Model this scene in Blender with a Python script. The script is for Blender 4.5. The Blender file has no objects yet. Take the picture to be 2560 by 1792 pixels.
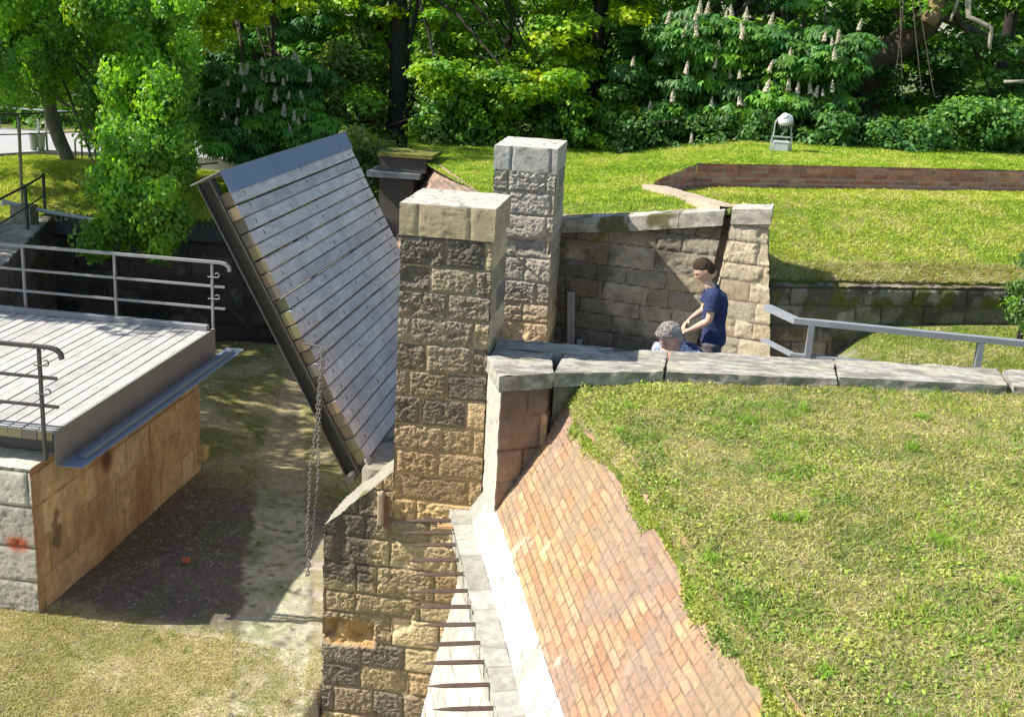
import bpy, math, random
import numpy as np
from mathutils import Vector, Matrix
from mathutils.geometry import delaunay_2d_cdt

# ------------------------------------------------------------------ camera / sky / sun
SC = bpy.context.scene
COL = SC.collection
H = 4.7
CX, CY, F = 1280.0, 896.0, 2941.0
_yaw, _pit, _rol = [math.radians(a) for a in (-7.4, 16.36, 3.2)]
_fwd = np.array([math.sin(_yaw)*math.cos(_pit), math.cos(_yaw)*math.cos(_pit), -math.sin(_pit)])
_rt = np.array([math.cos(_yaw), -math.sin(_yaw), 0.0])
_up = np.cross(_rt, _fwd)
RR = math.cos(_rol)*_rt + math.sin(_rol)*_up
UU = np.cross(RR, _fwd)
cam_d = bpy.data.cameras.new("camera"); cam = bpy.data.objects.new("camera", cam_d); COL.objects.link(cam)
cam_d.sensor_width = 36.0; cam_d.lens = 36.0*F/2560.0; cam_d.clip_start = 0.05; cam_d.clip_end = 3000
cam.matrix_world = Matrix(((RR[0], UU[0], -_fwd[0], 0), (RR[1], UU[1], -_fwd[1], 0), (RR[2], UU[2], -_fwd[2], H), (0, 0, 0, 1)))
SC.camera = cam

SUN_EL, SUN_K = 44.5, 0.21          # elevation in degrees; travel direction in plan is (1, SUN_K)
sdir = Vector((1.0, SUN_K, -math.tan(math.radians(SUN_EL))*math.hypot(1, SUN_K))).normalized()
W = bpy.data.worlds.new("World"); SC.world = W; W.use_nodes = True
nt = W.node_tree
sky = nt.nodes.new('ShaderNodeTexSky'); sky.sky_type = 'NISHITA'; sky.sun_disc = False
sky.sun_elevation = math.radians(SUN_EL); sky.sun_rotation = math.atan2(-sdir.x, -sdir.y)
bg = nt.nodes['Background']; bg.inputs['Strength'].default_value = 0.10
nt.links.new(sky.outputs[0], bg.inputs['Color'])
ld = bpy.data.lights.new("sun", 'SUN'); ld.energy = 4.6; ld.angle = math.radians(0.53); ld.color = (1.0, 0.95, 0.86)
sun = bpy.data.objects.new("sun", ld); COL.objects.link(sun)
sun.rotation_euler = sdir.to_track_quat('-Z', 'Y').to_euler(); sun.location = (-20, 0, 30)
SC.view_settings.view_transform = 'Standard'; SC.view_settings.look = 'None'
SC.view_settings.exposure = 0.95; SC.view_settings.gamma = 1.0
try:
    SC.cycles.max_bounces = 6; SC.cycles.transparent_max_bounces = 4; SC.cycles.use_denoising = True
except Exception: pass

def ray(x, y): return RR*(x-CX)/F - UU*(y-CY)/F + _fwd
def PZ(x, y, z): d = ray(x, y); return np.array([0, 0, H])+d*((z-H)/d[2])
def PY(x, y, Y): d = ray(x, y); return np.array([0, 0, H])+d*(Y/d[1])
def PRJ(P):
    v = np.asarray(P, float)-np.array([0, 0, H]); w = v@_fwd
    return CX+F*(v@RR)/w, CY-F*(v@UU)/w

rng = np.random.default_rng(11)
random.seed(4)

# ------------------------------------------------------------------ numpy noise
def _h(i, j, k, s):
    n = (i*374761393 + j*668265263 + k*2147483647 + s*974634777) & 0xffffffff
    n = ((n ^ (n >> 13))*1274126177) & 0xffffffff
    n = ((n ^ (n >> 16))*2246822519) & 0xffffffff
    return ((n ^ (n >> 15)) & 0xffffff)/16777216.0
def vn(P, f=1.0, s=0):
    P = np.asarray(P, float)*f
    i = np.floor(P).astype(np.int64); t = P-i; t = t*t*(3-2*t)
    r = 0
    for a in (0, 1):
        for b in (0, 1):
            for c in (0, 1):
                w = (t[:, 0] if a else 1-t[:, 0])*(t[:, 1] if b else 1-t[:, 1])*(t[:, 2] if c else 1-t[:, 2])
                r = r+w*_h(i[:, 0]+a, i[:, 1]+b, i[:, 2]+c, s)
    return r
def fbm(P, f=1.0, s=0, o=4):
    r = 0; a = .5; t = 0
    for k in range(o):
        r = r+a*vn(P, f, s+k*17); t += a; a *= .5; f *= 2.03
    return r/t
def h1(a, s=0):
    a = np.asarray(a).astype(np.int64); return _h(a, a*0+7, a*0+3, s)
def h2(a, b, s=0):
    a = np.asarray(a).astype(np.int64); b = np.asarray(b).astype(np.int64); return _h(a, b, a*0+5, s)
def sst(x, a, b):
    t = np.clip((x-a)/(b-a), 0, 1); return t*t*(3-2*t)
def mixc(a, b, t):
    t = np.asarray(t)[:, None]; return np.asarray(a)*(1-t)+np.asarray(b)*t

# ------------------------------------------------------------------ materials
def mat(name, rough=0.85, bump=None, var=0.0, varscale=8.0, attr=True, color=(.5, .5, .5), metal=0.0, spec=0.3, detail2=None, transl=0.0, bumpdist=0.02):
    m = bpy.data.materials.new(name); m.use_nodes = True
    n = m.node_tree.nodes; l = m.node_tree.links
    b = n['Principled BSDF']; b.inputs['Roughness'].default_value = rough; b.inputs['Metallic'].default_value = metal
    b.inputs['Specular IOR Level'].default_value = spec
    if attr:
        a = n.new('ShaderNodeAttribute'); a.attribute_name = 'col'; src = a.outputs['Color']
    else:
        r = n.new('ShaderNodeRGB'); r.outputs[0].default_value = (*color, 1); src = r.outputs[0]
    tc = n.new('ShaderNodeTexCoord')
    if var > 0:
        nz = n.new('ShaderNodeTexNoise'); nz.inputs['Scale'].default_value = varscale; nz.inputs['Detail'].default_value = 6; nz.inputs['Roughness'].default_value = .65
        l.new(tc.outputs['Object'], nz.inputs['Vector'])
        mr = n.new('ShaderNodeMapRange'); mr.inputs['From Min'].default_value = .3; mr.inputs['From Max'].default_value = .7
        mr.inputs['To Min'].default_value = 1-var; mr.inputs['To Max'].default_value = 1+var*.7
        l.new(nz.outputs['Fac'], mr.inputs['Value'])
        mx = n.new('ShaderNodeVectorMath'); mx.operation = 'SCALE'
        l.new(src, mx.inputs[0]); l.new(mr.outputs[0], mx.inputs['Scale']); src = mx.outputs[0]
    l.new(src, b.inputs['Base Color'])
    if bump:
        sc, st = bump
        nb = n.new('ShaderNodeTexNoise'); nb.inputs['Scale'].default_value = sc; nb.inputs['Detail'].default_value = 5; nb.inputs['Roughness'].default_value = .7
        l.new(tc.outputs['Object'], nb.inputs['Vector'])
        bp = n.new('ShaderNodeBump'); bp.inputs['Strength'].default_value = st; bp.inputs['Distance'].default_value = bumpdist
        l.new(nb.outputs['Fac'], bp.inputs['Height']); l.new(bp.outputs[0], b.inputs['Normal'])
    if transl > 0:
        t = n.new('ShaderNodeBsdfTranslucent'); ms = n.new('ShaderNodeMixShader'); ms.inputs[0].default_value = transl
        sc2 = n.new('ShaderNodeVectorMath'); sc2.operation = 'MULTIPLY'; sc2.inputs[1].default_value = (1.5, 1.5, .6)
        l.new(src, sc2.inputs[0]); l.new(sc2.outputs[0], t.inputs['Color'])
        l.new(b.outputs[0], ms.inputs[1]); l.new(t.outputs[0], ms.inputs[2]); l.new(ms.outputs[0], n['Material Output'].inputs['Surface'])
    return m

M_STONE = mat('rough_sandstone', .92, (55, .9), .28, 22, bumpdist=.03)
M_SMOOTH = mat('dressed_sandstone', .88, (75, .55), .24, 9)
M_BRICK = mat('brick', .9, (90, .5), .22, 30)
M_EARTH = mat('earth', .95, (60, .5), .25, 9)
M_GRASS = mat('grass_blade', .6, None, 0, spec=.25, transl=.3)
M_LEAF = mat('leaf', .45, None, 0, spec=.35, transl=.45)
M_BARK = mat('bark', .95, (25, .8), .3, 6, bumpdist=.05)
M_WOOD = mat('weathered_timber', .75, (40, .25), .14, 10, spec=.25)
M_STEEL = mat('grey_painted_steel', .5, (120, .06), .08, 3, spec=.4)
M_IRON = mat('dark_iron', .6, (80, .3), .25, 20, spec=.35)
M_SKIN = mat('skin', .55, None, .05, 20, spec=.35)
M_CLOTH = mat('cloth', .9, (16, .9), .22, 14, bumpdist=.03)
M_PETAL = mat('petal', .7, None, .0, transl=.2)
M_ROAD = mat('asphalt', .9, (150, .3), .12, 6)

# ------------------------------------------------------------------ mesh helpers
def tag(o, label=None, cat=None, group=None, kind=None):
    if label: o['label'] = label
    if cat: o['category'] = cat
    if group: o['group'] = group
    if kind: o['kind'] = kind
    return o
def thing(name, label, cat, loc=(0, 0, 0), group=None):
    o = bpy.data.objects.new(name, None); COL.objects.link(o); o.location = loc; o.empty_display_size = .2
    return tag(o, label, cat, group)
def raw(name, V, Fc, C=None, m=None, parent=None, smooth=False):
    """V (n,3); Fc list of faces, or an int array (k,3|4); C (n,3) point colours"""
    V = np.asarray(V, np.float64).reshape(-1, 3)
    if parent is not None: V = V-np.array(parent_loc(parent))
    me = bpy.data.meshes.new(name)
    if isinstance(Fc, np.ndarray):
        k = Fc.shape[1]; nf = len(Fc)
        me.vertices.add(len(V)); me.vertices.foreach_set('co', V.astype(np.float32).ravel())
        me.loops.add(nf*k); me.loops.foreach_set('vertex_index', Fc.astype(np.int32).ravel())
        me.polygons.add(nf); me.polygons.foreach_set('loop_start', np.arange(nf, dtype=np.int32)*k)
        me.polygons.foreach_set('loop_total', np.full(nf, k, np.int32))
        me.update(calc_edges=True)
    else:
        me.from_pydata([tuple(v) for v in V], [], [tuple(int(i) for i in f) for f in Fc])
    if C is not None:
        C = np.asarray(C, float)
        if C.ndim == 1: C = np.tile(C, (len(V), 1))
        a = me.color_attributes.new('col', 'FLOAT_COLOR', 'POINT')
        a.data.foreach_set('color', np.hstack([np.clip(C, 0, 1), np.ones((len(C), 1))]).astype(np.float32).ravel())
    if m: me.materials.append(m)
    if smooth: me.polygons.foreach_set('use_smooth', np.ones(len(me.polygons), bool))
    me.update()
    o = bpy.data.objects.new(name, me); COL.objects.link(o)
    if parent is not None: o.parent = parent
    return o
def parent_loc(p):
    l = Vector((0, 0, 0))
    while p is not None: l = l+p.location; p = p.parent
    return l
class MB:
    """collects simple solids"""
    def __init__(s): s.v = []; s.f = []; s.c = []; s.n = 0
    def add(s, V, Fc, c):
        V = np.asarray(V, float); s.v.append(V); s.f += [tuple(i+s.n for i in f) for f in Fc]
        c = np.asarray(c, float); s.c.append(np.tile(c, (len(V), 1)) if c.ndim == 1 else c); s.n += len(V); return s
    def frame(s, o, ex, ey, ez, c, bev=0.0):
        """box with corner o and edge vectors; optional bevel"""
        o, ex, ey, ez = [np.asarray(q, float) for q in (o, ex, ey, ez)]
        if bev <= 0:
            V = [o, o+ex, o+ex+ey, o+ey, o+ez, o+ex+ez, o+ex+ey+ez, o+ey+ez]
            Fc = [(0, 3, 2, 1), (4, 5, 6, 7), (0, 1, 5, 4), (1, 2, 6, 5), (2, 3, 7, 6), (3, 0, 4, 7)]
            if np.dot(np.cross(ex, ey), ez) < 0: Fc = [f[::-1] for f in Fc]
            return s.add(V, Fc, c)
        L = [np.linalg.norm(q) for q in (ex, ey, ez)]; E = [q/l for q, l in zip((ex, ey, ez), L)]
        b = min(bev, min(L)*.45); ctr = o+(ex+ey+ez)/2; hl = [l/2 for l in L]
        V = []; idx = {}
        for ax in range(3):
            for sx in (-1, 1):
                for sy in (-1, 1):
                    for sz in (-1, 1):
                        sg = (sx, sy, sz); p = ctr.copy()
                        for k in range(3): p = p+E[k]*sg[k]*(hl[k]-(0 if k == ax else b))
                        idx[(ax, sg)] = len(V); V.append(p)
        Fc = []
        flip = np.dot(np.cross(E[0], E[1]), E[2]) < 0
        def addf(f, n):
            a, b_, c_ = [V[i] for i in f[:3]]
            if np.dot(np.cross(b_-a, c_-a), n) < 0: f = f[::-1]
            Fc.append(tuple(f))
        for ax in range(3):
            o1, o2 = [k for k in range(3) if k != ax]
            for sgn in (-1, 1):
                q = []
                for a, b_ in ((-1, -1), (1, -1), (1, 1), (-1, 1)):
                    sg = [0, 0, 0]; sg[ax] = sgn; sg[o1] = a; sg[o2] = b_; q.append(idx[(ax, tuple(sg))])
                addf(q, E[ax]*sgn)
        for ax in range(3):           # edges along ax
            o1, o2 = [k for k in range(3) if k != ax]
            for a in (-1, 1):
                for b_ in (-1, 1):
                    sg0 = [0, 0, 0]; sg0[ax] = -1; sg0[o1] = a; sg0[o2] = b_; sg1 = list(sg0); sg1[ax] = 1
                    addf([idx[(o1, tuple(sg0))], idx[(o1, tuple(sg1))], idx[(o2, tuple(sg1))], idx[(o2, tuple(sg0))]], E[o1]*a+E[o2]*b_)
        for sx in (-1, 1):
            for sy in (-1, 1):
                for sz in (-1, 1):
                    sg = (sx, sy, sz); addf([idx[(0, sg)], idx[(1, sg)], idx[(2, sg)]], E[0]*sx+E[1]*sy+E[2]*sz)
        return s.add(V, Fc, c)
    def box(s, x0, x1, y0, y1, z0, z1, c, bev=0.0):
        return s.frame((x0, y0, z0), (x1-x0, 0, 0), (0, y1-y0, 0), (0, 0, z1-z0), c, bev)
    def tube(s, pts, r, c, k=8, cap=True, rect=None):
        pts = [np.asarray(p, float) for p in pts]; n = len(pts)
        rs = r if hasattr(r, '__len__') else [r]*n
        V = []; up0 = None
        for i, p in enumerate(pts):
            d = pts[min(i+1, n-1)]-pts[max(i-1, 0)]; d = d/(np.linalg.norm(d)+1e-9)
            if up0 is None: up0 = np.array([0, 0, 1.]) if abs(d[2]) < .9 else np.array([1., 0, 0])
            a = np.cross(d, up0); a /= np.linalg.norm(a)+1e-9; b = np.cross(a, d); up0 = b
            for j in range(k):
                if rect: t = [(-1, -1), (1, -1), (1, 1), (-1, 1)][j]; V.append(p+a*t[0]*rect[0]/2+b*t[1]*rect[1]/2)
                else: t = 2*math.pi*j/k; V.append(p+(a*math.cos(t)+b*math.sin(t))*rs[i])
        Fc = []
        for i in range(n-1):
            for j in range(k):
                j2 = (j+1) % k; Fc.append((i*k+j, i*k+j2, (i+1)*k+j2, (i+1)*k+j))
        if cap: Fc += [tuple(range(k))[::-1], tuple((n-1)*k+j for j in range(k))]
        return s.add(V, Fc, c)
    def bar(s, p, q, w, h, c): return s.tube([p, q], 0, c, k=4, rect=(w, h))
    def prism(s, poly, z0, z1, c):
        n = len(poly); V = [(x, y, z0) for x, y in poly]+[(x, y, z1) for x, y in poly]
        area = sum(poly[i][0]*poly[(i+1) % n][1]-poly[(i+1) % n][0]*poly[i][1] for i in range(n))
        Fc = [tuple(range(n))[::-1], tuple(range(n, 2*n))]+[(i, (i+1) % n, (i+1) % n+n, i+n) for i in range(n)]
        if area < 0: Fc = [f[::-1] for f in Fc]
        return s.add(V, Fc, c)
    def build(s, name, m, parent=None, smooth=False):
        return raw(name, np.vstack(s.v), s.f, np.vstack(s.c), m, parent, smooth)

class Surf:
    """displaced grids that share their borders"""
    def __init__(s): s.P = []; s.D = []; s.C = []; s.N = []; s.F = []; s.n = 0
    def patch(s, c00, c10, c11, c01, res, style, flip=False):
        c00, c10, c11, c01 = [np.asarray(q, float) for q in (c00, c10, c11, c01)]
        lu = max(np.linalg.norm(c10-c00), np.linalg.norm(c11-c01)); lv = max(np.linalg.norm(c01-c00), np.linalg.norm(c11-c10))
        nu = max(1, int(round(lu/res))); nv = max(1, int(round(lv/res)))
        u, v = np.meshgrid(np.linspace(0, 1, nu+1), np.linspace(0, 1, nv+1)); u = u.ravel()[:, None]; v = v.ravel()[:, None]
        P = c00*(1-u)*(1-v)+c10*u*(1-v)+c11*u*v+c01*(1-u)*v
        nrm = np.cross(c11-c00, c01-c10); nrm = nrm/np.linalg.norm(nrm)
        if flip: nrm = -nrm
        d, C = style(P, nrm, u.ravel()*lu, v.ravel()*lv)
        i = np.arange(nu*nv); r = i//nu; q = i % nu; a = r*(nu+1)+q
        Fc = np.stack([a, a+1, a+nu+2, a+nu+1], 1)
        if flip: Fc = Fc[:, ::-1]
        s.P.append(P); s.D.append(d[:, None]*nrm); s.C.append(C); s.N.append(np.tile(nrm, (len(P), 1))); s.F.append(Fc+s.n); s.n += len(P)
        return s
    def box(s, x0, x1, y0, y1, z0, z1, res, style, faces='fblrt', back=None):
        A = {'f': ((x0, y0, z0), (x1, y0, z0), (x1, y0, z1), (x0, y0, z1)), 'b': ((x1, y1, z0), (x0, y1, z0), (x0, y1, z1), (x1, y1, z1)),
             'l': ((x0, y1, z0), (x0, y0, z0), (x0, y0, z1), (x0, y1, z1)), 'r': ((x1, y0, z0), (x1, y1, z0), (x1, y1, z1), (x1, y0, z1)),
             't': ((x0, y0, z1), (x1, y0, z1), (x1, y1, z1), (x0, y1, z1)), 'u': ((x0, y1, z0), (x1, y1, z0), (x1, y0, z0), (x0, y0, z0))}
        for f in faces: s.patch(*A[f], res, style)
        return s
    def wall(s, poly, z0, z1, res, style, top=True, topstyle=None):
        """vertical faces round a plan polygon (counter-clockwise from above); z1 may be a list"""
        n = len(poly); zz = z1 if hasattr(z1, '__len__') else [z1]*n
        for i in range(n):
            a, b = poly[i], poly[(i+1) % n]
            s.patch((a[0], a[1], z0), (b[0], b[1], z0), (b[0], b[1], zz[(i+1) % n]), (a[0], a[1], zz[i]), res, style)
        if top and n == 4:
            s.patch(*[(poly[i][0], poly[i][1], zz[i]) for i in range(4)], res, topstyle or style)
        return s
    def build(s, name, m, parent=None, smooth=False):
        P = np.vstack(s.P); D = np.vstack(s.D); C = np.vstack(s.C); N = np.vstack(s.N); Fc = np.vstack(s.F)
        key = np.round(P*500).astype(np.int64); kk = key[:, 0]*73856093 ^ key[:, 1]*19349663 ^ key[:, 2]*83492791
        uq, inv, cnt = np.unique(kk, return_inverse=True, return_counts=True); inv = inv.ravel()
        multi = np.where(cnt[inv] > 1)[0]; groups = {}
        for i in multi: groups.setdefault(inv[i], []).append(i)
        for g in groups.values():
            ns = []; ds = []
            for i in g:
                for k, q in enumerate(ns):
                    if q@N[i] > .95: ds[k].append(D[i]); break
                else: ns.append(N[i]); ds.append([D[i]])
            t = sum(np.mean(q, 0) for q in ds)
            if len(ns) > 3: t = t*3/len(ns)
            cm = C[g].mean(0)
            for i in g: D[i] = t; C[i] = cm
        return raw(name, P+D, Fc, C, m, parent, smooth)

# ------------------------------------------------------------------ masonry styles
def masonry(seed=0, rowh=.25, rowj=.12, blk=.5, blkj=.5, joint=.010, jd=.016, rough=.018, rf=11, pal=None, jcol=(.30, .26, .20), pillow=.01, weath=.35, z0=-10.0, axis=None, vert=None, wob=.012, blockoff=.006, stain_shade=None):
    pal = np.array(pal if pal is not None else [(.30, .25, .17), (.22, .18, .13), (.35, .30, .21), (.16, .14, .12), (.30, .22, .14)])
    def st(P, n, u, v):
        if axis is not None: x = P@np.asarray(axis)
        elif abs(n[2]) > .9: x = P[:, 0]
        else:
            t = np.array([-n[1], n[0], 0]); t /= np.linalg.norm(t); x = P@t
        y = P@np.asarray(vert) if vert is not None else (P[:, 2] if abs(n[2]) <= .9 else P[:, 1])
        x = x+(fbm(P, 4, seed+3, 2)-.5)*wob*2; y = y-z0+(fbm(P, 3, seed+9, 2)-.5)*wob*2
        r0 = np.floor(y/rowh); b0 = (r0+(h1(r0, seed)-.5)*rowj*2)*rowh; b1 = (r0+1+(h1(r0+1, seed)-.5)*rowj*2)*rowh
        row = np.where(y < b0, r0-1, np.where(y > b1, r0+1, r0))
        lo = (row+(h1(row, seed)-.5)*rowj*2)*rowh; hi = (row+1+(h1(row+1, seed)-.5)*rowj*2)*rowh
        dy = np.minimum(y-lo, hi-y)
        bl = blk*(1+(h1(row, seed+5)-.5)*blkj*.6); xs = x/bl+h1(row, seed+8)*7
        c0 = np.floor(xs); e0 = c0+(h2(c0, row, seed+1)-.5)*blkj; e1 = c0+1+(h2(c0+1, row, seed+1)-.5)*blkj
        cid = np.where(xs < e0, c0-1, np.where(xs > e1, c0+1, c0))
        e0 = cid+(h2(cid, row, seed+1)-.5)*blkj; e1 = cid+1+(h2(cid+1, row, seed+1)-.5)*blkj
        dx = np.minimum(xs-e0, e1-xs)*bl
        d = np.minimum(dx, dy); inb = sst(d, joint*.35, joint*1.3)
        hb = h2(cid, row, seed+2); hr = h2(cid, row, seed+4); hs = h2(cid, row, seed+6)
        nz = fbm(P*np.array([1, 1, 1.25]), rf, seed+20+0, 3); ridg = 1-np.abs(nz*2-1)
        big = fbm(P, 3.0, seed+31, 3)
        n2 = fbm(P*np.array([1, 1, 1.5]), rf*3.1, seed+25, 2); rg2 = 1-np.abs(n2*2-1)
        disp = -jd*(1-inb)+inb*((ridg-.75)*rough*(.5+hs)*1.1+(nz-.5)*rough*.6+(rg2-.7)*rough*(.45+.5*hs)+(hb-.5)*blockoff*2+pillow*(sst(d, 0, .05)-1))
        # chipped hollows
        disp -= inb*rough*1.2*sst(big, .62, .75)
        k = len(pal); ci = np.minimum((hr*k).astype(int), k-1); base = pal[ci]*(.85+.3*hb)[:, None]
        base = base*(1-weath*.5+weath*fbm(P, 5, seed+41, 4))[:, None]*(.7+.4*nz+.25*rg2)[:, None]
        C = mixc(np.asarray(jcol)*(.7+.6*fbm(P, 20, seed+2, 2))[:, None], base, inb)
        if stain_shade is not None: C = stain_shade(C, P, inb)
        return disp, C
    return st
def plain(col, amp=.004, f=8, seed=0, var=.3, cracks=0.0, crackcol=(.25, .22, .17), stain_shade=None):
    def st(P, n, u, v):
        q = fbm(P, f, seed, 4); C = np.asarray(col)*(1-var/2+var*fbm(P, 3, seed+3, 4))[:, None]
        d = (q-.5)*amp*2
        if cracks > 0:
            w = np.abs(fbm(P, 2.4, seed+7, 3)-.5); w2 = np.abs(fbm(P+3.1, 3.7, seed+8, 3)-.5); w = np.minimum(w, w2)
            t = 1-sst(w, .004, .016); C = mixc(C, crackcol, t*cracks); d = d-t*.006
        if stain_shade is not None: C = stain_shade(C, P, np.ones(len(P)))
        return d, C
    return st
def moss(C, P, inb, lo=.52, zc=None):
    t = sst(fbm(P, 5, 77, 4), lo, lo+.12)
    g = mixc((.06, .07, .015), (.22, .20, .04), fbm(P, 25, 5, 2))
    return mixc(C, g, t*.9) if zc is None else mixc(C, g, t*.9*zc(P))

# ------------------------------------------------------------------ ground sheets
def inpoly(X, Y, poly):
    poly = np.asarray(poly); c = np.zeros(len(X), bool); n = len(poly)
    for i in range(n):
        x0, y0 = poly[i][:2]; x1, y1 = poly[(i+1) % n][:2]
        if y0 == y1: continue
        m = ((y0 > Y) != (y1 > Y)) & (X < (x1-x0)*(Y-y0)/(y1-y0)+x0); c ^= m
    return c
def dseg(X, Y, a, b):
    a = np.asarray(a, float); b = np.asarray(b, float); d = b-a; t = np.clip(((X-a[0])*d[0]+(Y-a[1])*d[1])/(d@d), 0, 1)
    return np.hypot(X-a[0]-t*d[0], Y-a[1]-t*d[1])
def dense(poly, sp):
    out = []
    for i in range(len(poly)):
        a = np.array(poly[i][:2], float); b = np.array(poly[(i+1) % len(poly)][:2], float); k = max(1, int(np.linalg.norm(b-a)/sp))
        for j in range(k): out.append(tuple(a+(b-a)*j/k))
    return out
def sheet(name, poly, zf, sp, colf, m, kind='structure', skirt=.25, smooth=True):
    bd = dense(poly, sp); P = np.array(bd); x0, y0 = P.min(0); x1, y1 = P.max(0)
    gx, gy = np.meshgrid(np.arange(x0, x1, sp), np.arange(y0, y1, sp)); gx = gx.ravel()+rng.uniform(-.3, .3, gx.size)*sp; gy = gy.ravel()+rng.uniform(-.3, .3, gy.size)*sp
    ok = inpoly(gx, gy, bd); dm = np.full(len(gx), 9.)
    for i in range(len(poly)): dm = np.minimum(dm, dseg(gx, gy, poly[i][:2], poly[(i+1) % len(poly)][:2]))
    ok &= dm > sp*.4
    pts = [Vector(p) for p in bd]+[Vector((a, b)) for a, b in zip(gx[ok], gy[ok])]
    n = len(bd); ed = [(i, (i+1) % n) for i in range(n)]
    v, e, f, *_ = delaunay_2d_cdt(pts, ed, [list(range(n))], 1, 1e-5)
    XY = np.array([(p.x, p.y) for p in v]); Z = zf(XY[:, 0], XY[:, 1]); V = np.column_stack([XY, Z])
    Fc = []
    for t in f:
        a, b, c = [XY[i] for i in t[:3]]
        Fc.append(tuple(t) if (b[0]-a[0])*(c[1]-a[1])-(b[1]-a[1])*(c[0]-a[0]) > 0 else tuple(t)[::-1])
    C = colf(V)
    if skirt:
        ar = sum(bd[i][0]*bd[(i+1) % n][1]-bd[(i+1) % n][0]*bd[i][1] for i in range(n)); off = len(V)
        B = np.column_stack([P, zf(P[:, 0], P[:, 1])]); V = np.vstack([V, B, B-[0, 0, skirt]]); C = np.vstack([C, colf(B), colf(B)])
        for i in range(n):
            j = (i+1) % n; q = (off+i, off+n+i, off+n+j, off+j); Fc.append(q if ar > 0 else q[::-1])
    o = raw(name, V, Fc, C, m, None, smooth); tag(o, kind=kind); return o
def zn(X, Y, a, f, s=0): return (fbm(np.column_stack([X, Y, X*0]), f, s, 3)-.5)*2*a

# grass / leaf clouds -------------------------------------------------
def unit(v): return v/(np.linalg.norm(v, axis=1, keepdims=True)+1e-9)
def blades(P, h, w, lean, C, seed=0, curl=.35):
    r = np.random.default_rng(seed); n = len(P)
    a = r.uniform(0, 2*math.pi, n); l = lean*r.uniform(.3, 1.0, n)
    d = np.column_stack([np.cos(a)*np.sin(l), np.sin(a)*np.sin(l), np.cos(l)])
    s = np.column_stack([-np.sin(a), np.cos(a), np.zeros(n)]); b = r.uniform(0, 2*math.pi, n)
    s = unit(s*np.cos(b)[:, None]+np.cross(d, s)*np.sin(b)[:, None])
    hh = h*r.uniform(.55, 1.25, n); ww = w*r.uniform(.6, 1.3, n)
    mid = P+d*hh[:, None]*.55; tip = P+d*hh[:, None]+np.column_stack([np.cos(a), np.sin(a), -np.ones(n)*.5])*hh[:, None]*curl*.5
    V = np.stack([P-s*ww[:, None]/2, P+s*ww[:, None]/2, mid+s*ww[:, None]*.4, tip, mid-s*ww[:, None]*.4], 1).reshape(-1, 3)
    i = np.arange(n)*5; F1 = np.stack([i, i+1, i+2, i+4], 1); F2 = np.stack([i+4, i+2, i+3, i+3], 1)
    T = np.vstack([np.stack([i, i+1, i+2], 1), np.stack([i, i+2, i+4], 1), np.stack([i+4, i+2, i+3], 1)])
    return V, T, np.repeat(C, 5, 0)
def leafcloud(P, N, L, Wd, C, seed=0, droop=.3, fold=.25):
    """rhombic folded leaves at P with surface normal N"""
    r = np.random.default_rng(seed); n = len(P); N = unit(N)
    t = unit(np.cross(N, unit(r.normal(size=(n, 3))))); t[:, 2] -= droop; t = unit(t); s = unit(np.cross(N, t)); N = np.cross(t, s)
    L = (L*r.uniform(.65, 1.25, n))[:, None]; Wd = (Wd*r.uniform(.7, 1.2, n))[:, None]
    V = np.stack([P, P+t*L*.45+s*Wd/2+N*fold*Wd*.5, P+t*L-N*L*.12, P+t*L*.45-s*Wd/2+N*fold*Wd*.5], 1).reshape(-1, 3)
    i = np.arange(n)*4
    return V, np.vstack([np.stack([i, i+1, i+2], 1), np.stack([i, i+2, i+3], 1)]), np.repeat(C, 4, 0)
def merge(parts):
    V = []; T = []; C = []; n = 0
    for v, t, c in parts: V.append(v); T.append(t+n); C.append(c); n += len(v)
    return np.vstack(V), np.vstack(T), np.vstack(C)

# ================================================================== SETTING: ground pieces
G_DRY = np.array((.30, .27, .12)); G_LIT = np.array((.17, .24, .035)); G_DRK = np.array((.05, .10, .02)); SOIL = np.array((.12, .09, .06))
def c_lawn(s, dry=.35, base=(.13, .17, .03), soil=.25):
    def f(V):
        a = fbm(V, 1.1, s, 4); b = fbm(V, 6, s+5, 3); c = fbm(V, 22, s+9, 2)
        C = mixc(np.array(base)*.8, (.26, .24, .10), sst(a*.6+b*.4, .5, .62)*dry*2)
        C = mixc(C, SOIL, sst(b, .6, .7)*soil*2); return C*(.7+.6*c)[:, None]
    return f
# the big base sheet, below everything, reaching the horizon
def c_base(V): return c_lawn(3)(V)
g = 700.0
gv = []; gf = []
for i in range(9):
    for j in range(9): gv.append((-g+g*2*i/8, -g+g*2*j/8, -3.2))
for i in range(8):
    for j in range(8): gf.append((i*9+j, (i+1)*9+j, (i+1)*9+j+1, i*9+j+1))
tag(raw('ground', gv, gf, np.tile((.10, .13, .04), (len(gv), 1)), M_EARTH), kind='structure')

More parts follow.
